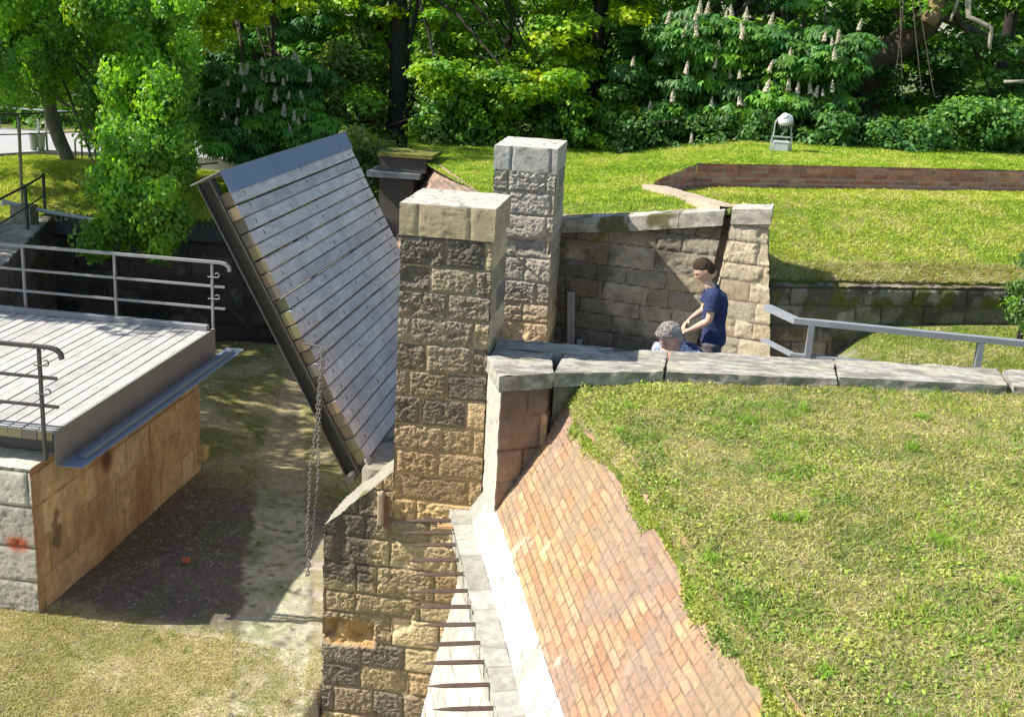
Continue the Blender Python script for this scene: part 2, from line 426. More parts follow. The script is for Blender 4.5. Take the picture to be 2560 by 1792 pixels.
# ---- moat floor
SL = np.array([(-3.85, 9.6), (-4.35, 11.12), (-4.97, 13.0), (-5.84, 15.8), (-6.65, 19.1), (-7.6, 22.4)])
SRt = np.array([(-3.15, 9.6), (-3.5, 11.0), (-4.17, 13.2), (-5.12, 16.0), (-6.2, 19.1), (-7.1, 22.4)])
FZ = -2.18
def fl_z(X, Y):
    xl = np.interp(Y, SL[:, 1], SL[:, 0]); xr = np.interp(Y, SRt[:, 1], SRt[:, 0])
    z = FZ+zn(X, Y, .06, .7, 3)+zn(X, Y, .015, 5, 4)-.06*sst(X, -7, -5)+.10*sst(X, -8, -9.5)
    z = z-.02*((X > xl) & (X < xr))-.25*sst(11-Y, 0, 3)-.8*sst(X, -3.24, -3.14)*sst(10.9-Y, 0, .3)
    # trodden hummocks further back
    return z+.16*sst(Y, 15.5, 17.5)*np.exp(-((X+7.7)/1.0)**2)+.05*sst(Y, 16, 19)*zn(X, Y, 1., 1.3, 9)
def fl_c(V):
    X, Y = V[:, 0], V[:, 1]
    xl = np.interp(Y, SL[:, 1], SL[:, 0]); xr = np.interp(Y, SRt[:, 1], SRt[:, 0]); w = (fbm(V, 5, 8, 3)-.5)*.22
    a = fbm(V, 2, 21, 4); b = fbm(V, 14, 22, 3); c = fbm(V, 40, 23, 2)
    grass = mixc((.20, .20, .07), (.40, .34, .19), sst(a, .4, .6)); grass = mixc(grass, (.22, .16, .11), sst(b, .55, .7)*.6)
    gravel = mixc((.10, .078, .068), (.18, .14, .12), a); gravel = mixc(gravel, (.12, .13, .06), sst(fbm(V, 3, 24, 3), .55, .65)*.6); gravel = mixc(gravel, (.30, .26, .23), sst(c, .72, .8)*.6)
    tg = sst(Y, 11.35, 11.75)*(1-sst(Y, 14.8, 16.2)); C = mixc(grass, gravel, tg)
    w = w*.6+(np.floor(fbm(V, 2.2, 88, 2)*9)/9-.5)*.16; ins = sst(X-xl+w, -.01, .03)*(1-sst(X-xr+w*.6, -.01, .03))
    stone = mixc((.40, .37, .27), (.25, .26, .15), sst(fbm(V, 4, 31, 3), .45, .6)); stone = mixc(stone, (.45, .42, .34), sst(b, .55, .7)*.6)
    stone = mixc(stone, (.10, .085, .06), 1-sst(np.abs(fbm(V, 2.6, 33, 2)-.5), .004, .02))
    far = sst(Y, 14.8, 16.5); stone = mixc(stone, (.36, .29, .18), far)
    C = mixc(C, stone, ins*(1-.35*far))
    right = mixc((.42, .36, .30), (.30, .27, .16), sst(a, .45, .6)); C = mixc(C, right, sst(X-xr, .0, .1)*(1-sst(Y, 13, 15)))
    return C*(.75+.5*c)[:, None]
moat_poly = [(-13, 8.3), (-.8, 8.3), (-1.2, 11.2), (-2.2, 11.6), (-2.6, 16.6), (-4.6, 22.4), (-7.5, 22.9), (-12.6, 22.3), (-10.4, 16)]
tag(sheet('moat_floor', moat_poly, fl_z, .058, fl_c, M_EARTH, skirt=0), kind='structure')

# ---- far bank beyond the moat, left: grass, then the asphalt
def fb_z(X, Y):
    z = .28+.30*sst(Y, 21.5, 26.5)+.12*sst(-X, 11, 14); return z+zn(X, Y, .05, .5, 5)+.35*np.exp(-(((X+13.3)/2.6)**2+((Y-24.6)/1.8)**2))
bank_poly = [(-13.4, 16.5), (-13.4, 20), (-12.35, 21.9), (-8.4, 22.55), (-5.4, 22.7), (-5.4, 26), (-8, 46), (-60, 60), (-60, 10), (-14, 10)]
tag(sheet('grass_bank', bank_poly, fb_z, .8, c_lawn(17, .5, (.15, .19, .03), .15), M_EARTH), kind='structure')
ROADP = [(-16.2, 25.2), (-15.3, 26.9), (-13.9, 27.5), (-12.9, 27.9), (-11.2, 27.9), (-9.6, 28.3), (-9.6, 31.5), (-12, 32.0), (-17, 31.0), (-26, 30.5), (-26, 18)]
tag(sheet('road', ROADP, lambda X, Y: fb_z(X, Y)*0+.86+zn(X, Y, .01, .5, 2), .5, lambda V: np.tile((.36, .36, .37), (len(V), 1))*(.85+.3*fbm(V, 3, 4, 4))[:, None], M_ROAD, skirt=.5), kind='structure')

# ---- upper terrace (plateau) on the right
S1 = (.80, 16.55); S2 = (-.33, 19.14); Bc = (.35, 20.4); B2 = (6.32, 23.01); B3 = (13.0, 25.9)
def te_z(X, Y):
    z = np.interp(X, (-6, -1.6, 0, 1.4), (1.88, 1.90, 2.15, 2.40)); fy_ = np.interp(X, (-2.4, .75, 1.45), (17.2, 16.45, 16.28)); return z+zn(X, Y, .03, .8, 8)-.012*np.maximum(Y-26, 0)-.13*(1-sst(Y, fy_+.35, fy_+1.3))*(X < .8)
ter_poly = [(-2.45, 17.22), (.78, 16.5), S1, S2, Bc, B2, B3, (40, 37), (40, 60), (-10, 60), (-6, 27), (-4.95, 22.3), (-3.4, 19.2)]
tag(sheet('upper_lawn', ter_poly, te_z, .28, c_lawn(29, .35, (.12, .18, .025), .1), M_EARTH, skirt=0), kind='structure')

# ---- sunken lawn
def su_z(X, Y):
    t = np.clip(((Y-16.3)-(X-1.5)*.335)/3.6, 0, 1); return 1.27+.74*t**.9+zn(X, Y, .025, .9, 12)
sun_poly = [(1.30, 16.45), (4.95, 17.62), (9.5, 19.1), (14, 20.6), (14, 26.3), (6.35, 22.95), (.42, 20.35), (-.22, 19.1), (.9, 16.6)]
tag(sheet('sunken_lawn', sun_poly, su_z, .25, c_lawn(37, .45, (.14, .19, .025), .1), M_EARTH), kind='structure')

# ---- gate passage
def pa_z(X, Y):
    z = .70*sst(X, -1.7, .3)*(1-.9*sst(Y, 12.9, 14.6)*(1-sst(X, 2.0, 3.2))); return z+.04*sst(X, 2.9, 4.6)+zn(X, Y, .015, 1.5, 6)
def pa_c(V):
    a = fbm(V, 3, 51, 4); st = mixc((.26, .23, .18), (.36, .32, .25), a); k = np.abs(fbm(V, 4, 52, 2)-.5); st = mixc(st, (.12, .10, .07), 1-sst(k, .01, .04))
    return mixc(st, c_lawn(53, .6)(V), sst(V[:, 0]+(a-.5), 2.3, 2.7))
pas_poly = [(-3.0, 11.3), (9, 12.3), (14, 13.0), (14, 20.7), (9, 18.8), (4.9, 17.5), (1.5, 16.35), (-2.4, 17.3), (-3.0, 17)]
tag(sheet('passage_floor', pas_poly, pa_z, .2, pa_c, M_EARTH), kind='structure')

# ---- near rampart lawn
A0 = np.array((-1.88, 10.42)); DT = np.array((.288, -.958)); DP = np.array((.958, .288))
def SP(s, p, z): q = A0+DT*s+DP*p; return np.array((q[0], q[1], z))
def cop_front(X): return np.interp(X, (-1.0, -.9, .06, 1.68, 3.25, 9), (10.12, 10.18, 10.51, 10.83, 11.08, 12.0))
def nl_edge(s): return np.interp(s, (-.6, 0, 1, 2, 2.7, 3.6, 4.4, 5.5, 6.5, 9), (1.02, 1.01, .98, 1.02, 1.06, 1.06, 1.05, 1.08, 1.11, 1.13))
def nl_z(X, Y):
    p = (X-A0[0])*DP[0]+(Y-A0[1])*DP[1]; return np.minimum(1.455+.045*sst(p, 1.2, 2.2)+zn(X, Y, .025, 1.2, 14)+zn(X, Y, .012, 6, 15), .345+(p-.36)*1.494)
ss = np.linspace(0.1, 8.6, 190); ed = []
for s in ss:
    e = float(nl_edge(s)+(vn(np.array([[s*3.1, 1, 2]]))[0]-.5)*.07+(vn(np.array([[s*13, 5, 2]]))[0]-.5)*.03+(vn(np.array([[s*37, 5, 2]]))[0]-.5)*.015); q = SP(s, e, 0); ed.append((q[0], q[1]))
nl_poly = ed+[(9, 2.0), (9, 11.9), (3.25, 11.2), (1.68, 10.95), (.06, 10.63), (-.85, 10.3)]
NEAR_POLY = nl_poly
def nl_c(V):
    a = fbm(V, 1.3, 61, 4); b = fbm(V, 7, 62, 3); c = fbm(V, 25, 63, 2)
    C = mixc((.13, .14, .035), (.27, .23, .12), sst(a*.5+b*.5, .42, .6)); C = mixc(C, (.20, .15, .10), sst(b, .6, .68)); return C*(.6+.7*c)[:, None]
tag(sheet('rampart_lawn', nl_poly, nl_z, .11, nl_c, M_EARTH, skirt=.12), kind='structure')

# ================================================================== MASONRY
PAL_DARK = [(.17, .145, .115), (.23, .19, .14), (.13, .115, .095), (.28, .23, .16), (.20, .165, .12)]
PAL_TAN = [(.50, .38, .21), (.42, .32, .18), (.56, .43, .24), (.38, .29, .18), (.46, .32, .17)]
PAL_GREY = [(.34, .31, .25), (.28, .26, .21), (.40, .36, .28), (.24, .22, .18)]
# ---- near gate pillar
def warm_down(lo, hi):
    def f(C, P, inb): t = sst(-P[:, 2], lo, hi); return mixc(C, C*np.array((1.45, 1.18, .82)), t)
    return f
gp = thing('gate_pillar', 'nearest rough sandstone gate pillar with pale cap stones, spiked wall at its foot', 'gate pillar', (-2.03, 10.95, -.15), 'stone gate pillars')
st1 = masonry(seed=5, rowh=.262, rowj=.10, blk=.50, blkj=.55, joint=.011, jd=.020, rough=.026, rf=17, pal=PAL_DARK+[(.36, .29, .19), (.31, .26, .18)], jcol=(.40, .33, .23), z0=2.68-.262*16, weath=.5, stain_shade=warm_down(-2.2, .3), axis=(1, .3, 0))
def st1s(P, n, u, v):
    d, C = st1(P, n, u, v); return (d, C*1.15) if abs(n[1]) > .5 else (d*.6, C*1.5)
sf = Surf(); x0, x1, y0, y1 = -2.465, -1.60, 10.5, 11.45
sf.patch((x0-.01, y0, -.16), (x1+.01, y0, -.16), (x1-.005, y0+.01, 2.68), (x0+.005, y0+.01, 2.68), .009, st1s)
sf.patch((x1+.01, y0, -.16), (x1+.01, y1, -.16), (x1-.005, y1-.01, 2.68), (x1-.005, y0+.01, 2.68), .02, st1s)
sf.patch((x0-.01, y1, -.16), (x0-.01, y0, -.16), (x0+.005, y0+.01, 2.68), (x0+.005, y1-.01, 2.68), .03, st1s)
sf.patch((x1+.01, y1, -.16), (x0-.01, y1, -.16), (x0+.005, y1-.01, 2.68), (x1-.005, y1-.01, 2.68), .04, st1s)
sf.build('shaft', M_STONE, gp)
capst = plain((.50, .43, .31), .005, 9, 3, .25, .8)
def cap_st(jx, seed):
    base = masonry(seed=seed, rowh=.6, rowj=.0, blk=.52, blkj=.2, joint=.011, jd=.014, rough=.005, rf=18, pal=[(.37, .305, .20), (.42, .34, .225)], jcol=(.30, .25, .18), z0=2.4, weath=.25, pillow=.004, axis=(1, 0, 0))
    top = plain((.50, .47, .40), .008, 7, seed, .3, .95, (.22, .20, .16))
    def f(P, n, u, v): return top(P, n, u, v) if n[2] > .9 else base(P, n, u, v)
    return f
sf = Surf(); sf.box(x0-.015, x1+.015, y0-.012, y1+.02, 2.68, 2.98, .015, cap_st(0, 6)); sf.build('cap_stone', M_SMOOTH, gp)
# foot of the pillar: lower wall with sloping shoulder
st2 = masonry(seed=9, rowh=.285, rowj=.12, blk=.46, blkj=.6, joint=.012, jd=.020, rough=.026, rf=17, pal=PAL_TAN+[(.26, .21, .15)], jcol=(.34, .26, .15), z0=-5, weath=.5, axis=(1, 0, 0),
              stain_shade=lambda C, P, inb: mixc(C, (.11, .095, .08), .82*(1-sst(P[:, 2]+(fbm(P, 3, 4, 2)-.5)*.2, -.80, -.62)*0-1+sst(P[:, 2]+(fbm(P, 3, 4, 2)-.5)*.15, -.98, -.86))*(1-sst(P[:, 0]+(fbm(P, 5, 5, 2)-.5)*.2, -2.75, -2.62))))
fz0 = -3.3
_st2 = st2
def st2(P, n, u, v):
    d, C = _st2(P, n, u, v)
    if abs(n[1]) < .5: return d, C
    w = (fbm(P, 9, 44, 3)-.5)*.07; q = sst(P[:, 0]+w, -3.22, -3.12)*(1-sst(P[:, 0]+w, -2.66, -2.60))*sst(P[:, 2]+w*.5, -1.66, -1.62)*(1-sst(P[:, 2]+w, -1.40, -1.34))
    hole = q*(.035+.11*sst(fbm(P, 6, 45, 4), .38, .62)); C = mixc(C, mixc((.62, .33, .09), (.72, .52, .27), fbm(P, 14, 46, 3)), q); return d*(1-.5*q)-hole, C
sf = Surf()
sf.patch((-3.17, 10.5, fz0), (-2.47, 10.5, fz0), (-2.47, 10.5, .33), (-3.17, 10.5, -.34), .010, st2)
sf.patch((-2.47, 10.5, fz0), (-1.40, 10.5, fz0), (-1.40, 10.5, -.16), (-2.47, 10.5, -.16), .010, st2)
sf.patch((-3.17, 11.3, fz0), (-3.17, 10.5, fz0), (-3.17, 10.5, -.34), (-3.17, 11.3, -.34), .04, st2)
sf.patch((-3.17, 10.5, -.34), (-2.47, 10.5, .33), (-2.47, 11.3, .33), (-3.17, 11.3, -.34), .03, plain((.36, .33, .26), .02, 7, 21, .3, .4, stain_shade=lambda C, P, i: moss(C, P, i, .56)))
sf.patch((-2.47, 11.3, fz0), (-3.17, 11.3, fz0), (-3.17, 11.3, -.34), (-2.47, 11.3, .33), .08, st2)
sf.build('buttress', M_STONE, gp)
BROKEN = None
m = MB(); m.frame((-2.60, 10.40, -.22), (.055, .0, .0), (0, .12, 0), (-.004, .01, .34), (.30, .24, .17), .012); m.box(-2.545, -2.50, 10.475, 10.52, -.28, .06, (.20, .11, .07)); m.build('wooden_stop', M_WOOD, gp)
# ---- far gate pillar
fp = thing('gate_pillar', 'farther rough stone gate pillar beside the shaded passage wall, taller in the photo', 'gate pillar', (-2.02, 16.4, 0), 'stone gate pillars')
st3 = masonry(seed=15, rowh=.30, rowj=.13, blk=.52, blkj=.55, joint=.012, jd=.020, rough=.028, rf=14, pal=[(.42, .38, .31), (.34, .31, .26), (.48, .42, .32), (.38, .33, .24)], jcol=(.46, .40, .30), z0=2.66-.30*12, weath=.5, stain_shade=warm_down(-1.3, -.4), axis=(1, .3, 0))
sf = Surf(); a0, a1, b0, b1 = -2.44, -1.60, 15.8, 17.05
sf.patch((a0-.06, b0, -.3), (a1+.01, b0, -.3), (a1, b0, 2.66), (a0+.01, b0, 2.66), .012, st3)
sf.patch((a1+.01, b0, -.3), (a1+.01, b1, -.3), (a1, b1, 2.66), (a1, b0, 2.66), .025, st3)
sf.patch((a0-.06, b1, -.3), (a0-.06, b0, -.3), (a0+.01, b0, 2.66), (a0+.01, b1, 2.66), .035, st3)
sf.patch((a1+.01, b1, -.3), (a0-.06, b1, -.3), (a0+.01, b1, 2.66), (a1, b1, 2.66), .06, st3)
sf.build('shaft', M_STONE, fp)
sf = Surf()
def cap2(P, n, u, v):
    if n[2] > .9: return plain((.50, .475, .42), .008, 7, 4, .3, .95)(P, n, u, v)
    return masonry(seed=22, rowh=.6, rowj=0, blk=.55, blkj=.2, joint=.012, jd=.014, rough=.006, rf=15, pal=[(.40, .385, .34), (.43, .41, .36)], jcol=(.25, .23, .2), z0=2.4, weath=.25, pillow=.004, axis=(1, 0, 0))(P, n, u, v)
sf.box(a0-.005, a1+.015, b0-.012, b1+.02, 2.66, 2.98, .018, cap2); sf.build('cap_stone', M_SMOOTH, fp)
m = MB(); m.tube([PY(1276, 628, 15.78), PY(1288, 628, 15.70), PY(1297, 645, 15.66), PY(1318, 676, 15.62)], .012, (.09, .08, .07), 6); m.build('iron_hook', M_IRON, fp)

# ---- scarp wall of the near rampart with spikes, bevel and brick slope
sw = thing('rampart_wall', 'near rampart wall with row of iron spikes, pale bevelled stones and herringbone lit brick slope', 'rampart wall', (SP(4, .5, -2.5)[0], SP(4, .5, -2.5)[1], -2.5))
L0, L1 = -.12, 8.6
def sstrip(pa, za, pb, zb, res, style, s0=L0, s1=L1, S=None):
    S = S or Surf(); S.patch(SP(s1, pa, za), SP(s0, pa, za), SP(s0, pb, zb), SP(s1, pb, zb), res, style, flip=False); return S
axd = (DT[0], DT[1], 0)
facest = masonry(seed=31, rowh=.3, rowj=.1, blk=.6, blkj=.4, joint=.008, jd=.01, rough=.012, rf=14, pal=[(.46, .43, .36), (.41, .38, .32), (.50, .47, .40)], jcol=(.24, .21, .17), z0=-4, weath=.3, axis=axd)
S = sstrip(-.39, -3.3, .24, -.14, .03, facest); S.build('wall_face', M_SMOOTH, sw)
capb = masonry(seed=33, rowh=5, rowj=0, blk=.33, blkj=.06, joint=.007, jd=.010, rough=.006, rf=20, pal=[(.36, .34, .29), (.40, .38, .33), (.33, .31, .26)], jcol=(.25, .23, .18), z0=-12, weath=.35, pillow=.004, axis=axd)
S = Surf(); S.patch(SP(L1, -.0, -.15), SP(L0, -.0, -.15), SP(L0, 0, 0), SP(L1, 0, 0), .02, capb)
S.patch(SP(L1, 0, 0), SP(L0, 0, 0), SP(L0, .19, .01), SP(L1, .19, .01), .016, capb)
S.patch(SP(L1, .30, -.15), SP(L0, .30, -.15), SP(L0, 0, -.15), SP(L1, 0, -.15), .05, capb); S.build('cap_course', M_SMOOTH, sw)
bevax = (DT[0]*.92+.1, DT[1]*.92, .38)
def bev_stain(C, P, i):
    t = sst(fbm(P, 1.6, 71, 4), .52, .66); C = mixc(C, (.27, .25, .19), t*.8); C = mixc(C, (.28, .275, .235), (1-sst(-(P[:, 1]-10.35), .0, .42))*.85); return mixc(C, (.15, .13, .09), sst(fbm(P, 22, 72, 2), .70, .78)*.6)
bevst = masonry(seed=35, rowh=5, rowj=0, blk=.34, blkj=.1, joint=.006, jd=.006, rough=.006, rf=18, pal=[(.50, .475, .42), (.46, .44, .385)], jcol=(.22, .20, .16), z0=-12, weath=.15, pillow=.003, axis=bevax, stain_shade=bev_stain)
S = Surf(); S.patch(SP(L1, .185, .0), SP(-.7, .185, .0), SP(-.7, .36, .30), SP(L1, .36, .30), .018, bevst); S.build('bevel_course', M_SMOOTH, sw)
vb = np.array((DP[0]*.77, DP[1]*.77, 1.15)); vb /= np.linalg.norm(vb)
def brick_stain(C, P, inb):
    e = P@np.array((DP[0], DP[1], 0))-A0@DP; lich = sst(fbm(P, 2.6, 81, 4)+.22*sst(e, .55, 1.1), .55, .72); C = mixc(C, (.235, .18, .14), lich*.6)
    wh = sst(fbm(P*np.array([1, 1, 1]), 5, 82, 3), .66, .72); C = mixc(C, (.55, .48, .38), wh*.5*(1-sst(e, .5, .8)))
    C = mixc(C, C*np.array((1.0, 1.03, .92)), sst(fbm(P, 1.1, 84, 2), .45, .6)); return mixc(C, (.10, .08, .06), sst(fbm(P, 30, 83, 2), .72, .8)*.7)
brst = masonry(seed=41, rowh=.073, rowj=.05, blk=.235, blkj=.10, joint=.0065, jd=.007, rough=.006, rf=20, pal=[(.37, .205, .115), (.38, .225, .13), (.34, .19, .115), (.39, .245, .14), (.34, .215, .145), (.37, .23, .145)], jcol=(.13, .09, .06), z0=-10, weath=.3, pillow=.002, axis=axd, vert=vb, wob=.008, blockoff=.003, stain_shade=brick_stain)
S = Surf(); S.patch(SP(L1, .36, .30), SP(-.5, .36, .30), SP(-.5, 1.14, 1.465), SP(L1, 1.14, 1.465), .0115, brst); S.build('brick_slope', M_BRICK, sw)
# iron spikes
sb = [(1125, 1300), (1135, 1330), (1140, 1362), (1147, 1398), (1155, 1435), (1165, 1475), (1180, 1517), (1183, 1560), (1195, 1607), (1207, 1655), (1222, 1710), (1232, 1768)]
svals = [float((PZ(x, y, -.03)[:2]-A0)@DT) for x, y in sb]
for k in range(1, len(svals)): svals[k] = max(svals[k], svals[k-1]+.2)
svals += [svals[-1]+.27*k for k in range(1, 5)]
for k, s in enumerate(svals):
    m = MB(); a = SP(s, .06, -.03+random.uniform(-.006, .006)); ang = random.uniform(-.03, .03); dd = np.array((-DP[0]+DT[0]*ang, -DP[1]+DT[1]*ang, random.uniform(-.015, .015))); L = random.uniform(.50, .56)
    cc = (.115, .075, .055)
    m.tube([a, a+dd*(L*.45), a+dd*(L*.72), a+dd*(L*.88), a+dd*L], [.019, .022, .020, .011, .002], cc, 4)
    m.build('spike', M_IRON, sw)
m = MB(); a = SP(svals[0]+.13, .02, -.05); m.tube([a, a+np.array((-.16, -.03, -.0))], [.035, .03], (.45, .27, .13), 8); m.build('wooden_peg', M_WOOD, sw)

# ---- parapet wall with coping slabs, angular end block
pw = thing('parapet_wall', 'low grey parapet wall with weathered coping slabs between near lawn and gate passage', 'parapet wall', (1.0, 10.9, 0))
wedge = masonry(seed=51, rowh=.285, rowj=.1, blk=.42, blkj=.5, joint=.007, jd=.010, rough=.006, rf=14, pal=[(.40, .24, .14), (.34, .20, .12), (.45, .28, .16), (.30, .21, .15)], jcol=(.12, .08, .05), z0=1.46-.285*9, weath=.45, axis=(.8, .6, 0))
white = plain((.47, .44, .37), .010, 9, 52, .35, .5)
def wst(P, n, u, v):
    if n[0] < -.5: return white(P, n, u, v)
    d, C = wedge(P, n, u, v); return d, mixc(C, (.12, .09, .07), sst(P[:, 2]+(fbm(P, 3, 5, 3)-.5)*.5, 1.05, 1.4)*.6)
WA, WB, WC, WD_ = (-1.60, 10.56), (-1.37, 9.90), (-.97, 10.16), (-.93, 11.0)
S = Surf(); S.wall([WA, WB, WC, WD_], -.35, 1.46, .02, wst, top=False); S.build('end_block', M_SMOOTH, pw)
ctop = masonry(seed=53, rowh=5, rowj=0, blk=30, blkj=0, joint=.004, jd=.0, rough=.012, rf=9, pal=[(.52, .49, .42), (.48, .46, .40)], jcol=(.4, .38, .3), z0=-12, weath=.4, pillow=.0)
def cst(P, n, u, v):
    q = fbm(P*np.array([1, 3.5, 3]), 6, 55, 4); C = mixc((.23, .215, .18), (.42, .395, .345), sst(q, .35, .62)); C = mixc(C, (.20, .18, .14), sst(fbm(P*np.array([1, 3, 3]), 14, 56, 3), .60, .68)*.7)
    C = mixc(C, (.42, .40, .28), sst(fbm(P, 5, 57, 3), .6, .7)*.5); r = (q-.5)*.035
    return r, C
def slab(poly, z0, z1, name='coping_stone', parent=pw, style=cst, res=.02):
    S = Surf(); S.wall(poly, z0, z1, res, style, top=True); return S.build(name, M_SMOOTH, parent)
slab([(-1.60, 10.48), (-1.385, 9.865), (-.93, 10.13), (-.99, 10.52)], 1.455, 1.60)
slab([(-1.58, 10.56), (-1.02, 10.56), (-1.0, 10.82), (-1.57, 10.80)], 1.44, 1.585)
slab([(-1.58, 10.86), (-.72, 10.88), (-.45, 11.22), (-1.58, 11.16)], 1.43, 1.585)
jx = [(-.93, .05), (.075, 1.655), (1.68, 3.26), (3.31, 5.1), (5.15, 7.2), (7.25, 9.4)]
for i, (xa, xb) in enumerate(jx):
    fr = lambda x: float(cop_front(x)); bk = lambda x: float(np.interp(x, (-1, -.5, -.2, 3.48, 9.5), (10.86, 11.1, 11.24, 11.70, 12.65)))
    slab([(xa, fr(xa)+.01), (xb-.005, fr(xb)+random.uniform(-.01, .02)), (xb+.03, bk(xb)), (xa+.035, bk(xa))], 1.46-.01*(i % 2), 1.60+random.uniform(-.012, .01))
S = Surf(); body = masonry(seed=58, rowh=.28, rowj=.1, blk=.5, pal=PAL_GREY, z0=-5)
S.wall([(-.95, 10.3), (9.4, 12.1), (9.4, 12.6), (-.95, 11.1)], -.3, 1.455, .08, body, top=True); S.build('wall_body', M_STONE, pw)

# ---- far passage wall, rising to the right, with end pier
gw = thing('passage_wall', 'tall grey stone wall with mossy coping behind the two people, ending in a square pier', 'stone wall', (-.5, 16.8, 0))
def fy(X): return np.interp(X, (-2.4, .75, 1.45), (17.2, 16.45, 16.28))
wst2 = masonry(seed=61, rowh=.262, rowj=.14, blk=.62, blkj=.6, joint=.008, jd=.012, rough=.016, rf=9, pal=[(.38, .33, .24), (.32, .28, .21), (.43, .37, .27), (.36, .30, .20)], jcol=(.13, .11, .085), z0=-5, weath=.5, axis=(.97, -.24, 0), stain_shade=lambda C, P, i: moss(mixc(C, C*.5, sst(fbm(P, 1.5, 62, 4)+.25*(1-sst(P[:, 0], -.9, .4)), .50, .66)), P, i, .60, lambda P: sst(P[:, 2], 1.2, 1.6)*(1-sst(P[:, 0], -.2, .5))))  # dark blotches, thicker at left: partly dirt, partly cast shade put into the colour
S = Surf()
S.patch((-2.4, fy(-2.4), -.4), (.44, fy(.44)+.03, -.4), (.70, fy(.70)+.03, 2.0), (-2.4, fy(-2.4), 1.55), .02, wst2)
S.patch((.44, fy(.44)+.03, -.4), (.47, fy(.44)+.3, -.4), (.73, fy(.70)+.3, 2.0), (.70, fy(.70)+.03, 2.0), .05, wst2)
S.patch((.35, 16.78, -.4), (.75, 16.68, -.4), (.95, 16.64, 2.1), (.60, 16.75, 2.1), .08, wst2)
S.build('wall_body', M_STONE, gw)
pst = masonry(seed=64, rowh=.262, rowj=.12, blk=.5, blkj=.6, joint=.008, jd=.014, rough=.018, rf=9, pal=[(.50, .43, .30), (.45, .39, .29), (.54, .46, .31), (.48, .39, .25)], jcol=(.16, .13, .10), z0=-5, weath=.4, axis=(.97, -.24, 0))
S = Surf(); q0 = [(.56, 16.36), (1.60, 16.06), (1.60, 16.75), (.56, 16.9)]; q1 = [(.82, 16.42), (1.32, 16.30), (1.30, 16.8), (.80, 16.9)]
for i in range(4):
    j = (i+1) % 4; S.patch((*q0[i], -.4), (*q0[j], -.4), (*q1[j], 2.10), (*q1[i], 2.10), .022, pst)
S.build('end_pier', M_STONE, gw)
def cop2(P, n, u, v):
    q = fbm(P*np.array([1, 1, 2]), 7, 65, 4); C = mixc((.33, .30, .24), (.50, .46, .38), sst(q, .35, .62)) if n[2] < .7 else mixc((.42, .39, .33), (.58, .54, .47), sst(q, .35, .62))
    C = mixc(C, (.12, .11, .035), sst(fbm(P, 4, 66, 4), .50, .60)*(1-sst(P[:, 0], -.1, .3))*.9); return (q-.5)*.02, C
def cslab(xa, xb, za, zb, dep=.42, h=.21):
    S = Surf(); ya, yb = float(fy(xa))-.05, float(fy(xb))-.05
    A = [(xa, ya), (xb, yb), (xb+.06, yb+dep), (xa+.06, ya+dep)]; Z = [za, zb, zb, za]
    for i in range(4):
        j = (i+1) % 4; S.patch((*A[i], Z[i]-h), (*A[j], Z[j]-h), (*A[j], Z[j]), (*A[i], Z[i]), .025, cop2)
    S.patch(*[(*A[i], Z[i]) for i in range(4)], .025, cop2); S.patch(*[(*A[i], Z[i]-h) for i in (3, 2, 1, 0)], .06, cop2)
    S.build('coping_stone', M_STONE, gw)
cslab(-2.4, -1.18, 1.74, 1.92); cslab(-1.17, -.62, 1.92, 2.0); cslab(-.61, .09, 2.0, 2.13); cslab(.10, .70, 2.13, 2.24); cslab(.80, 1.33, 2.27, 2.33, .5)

# ---- low mossy retaining wall to the right
lw = thing('retaining_wall', 'low moss-covered stone wall behind the grey handrail at right', 'stone wall', (3.2, 16.9, 0))
mst = masonry(seed=67, rowh=.27, rowj=.1, blk=.75, blkj=.5, joint=.012, jd=.022, rough=.022, rf=8, pal=[(.27, .24, .175), (.21, .185, .14), (.31, .27, .20)], jcol=(.07, .06, .045), z0=1.27-.27*8, weath=.55, axis=(.95, .31, 0),
              stain_shade=lambda C, P, i: moss(mixc(C, (.07, .06, .04), sst(fbm(P, 4, 68, 4), .42, .56)*.75), P, i, .44, lambda P: .35+.65*sst(P[:, 2], .85, 1.05)))
S = Surf(); WL = [(1.44, 16.24), (4.95, 17.42), (9.5, 18.9), (14, 20.4)]
for a, b in zip(WL[:-1], WL[1:]): S.patch((*a, .2), (*b, .2), (b[0]-.02, b[1]+.04, 1.27), (a[0]-.02, a[1]+.04, 1.27), .025 if a[0] < 5 else .08, mst)
for a, b in zip(WL[:-1], WL[1:]): S.patch((a[0]-.02, a[1]+.04, 1.27), (b[0]-.02, b[1]+.04, 1.27), (b[0]-.1, b[1]+.5, 1.30), (a[0]-.1, a[1]+.5, 1.30), .05, mst)
S.build('wall_face', M_STONE, lw)

# ---- brick terrace wall
bw = thing('brick_wall', 'low red brick terrace wall across the lawn below the floodlights', 'brick wall', (3, 21.6, 1.9))
bst = masonry(seed=71, rowh=.092, rowj=.05, blk=.27, blkj=.25, joint=.009, jd=.012, rough=.008, rf=14, pal=[(.40, .16, .11), (.46, .21, .14), (.34, .15, .11), (.50, .26, .18), (.37, .19, .15)], jcol=(.44, .34, .27), z0=-5, weath=.4, axis=(.9, .42, 0), wob=.01)
S = Surf()
for a, b, r in ((S2, Bc, .03), (Bc, B2, .022), (B2, B3, .05)): S.patch((a[0], a[1], 1.80), (b[0], b[1], 1.80), (b[0], b[1], 2.41 if b != B3 else 2.45), (a[0], a[1], 2.22 if a == S2 else 2.41), r, bst)
S.build('wall_face', M_BRICK, bw)
S = Surf(); S.patch((S1[0]+.22, S1[1], 1.1), (S2[0]+.22, S2[1], 1.6), (S2[0]+.22, S2[1], 2.15), (S1[0]+.22, S1[1], 2.27), .05, bst)
edgest = plain((.46, .37, .28), .01, 12, 75, .5, .2)
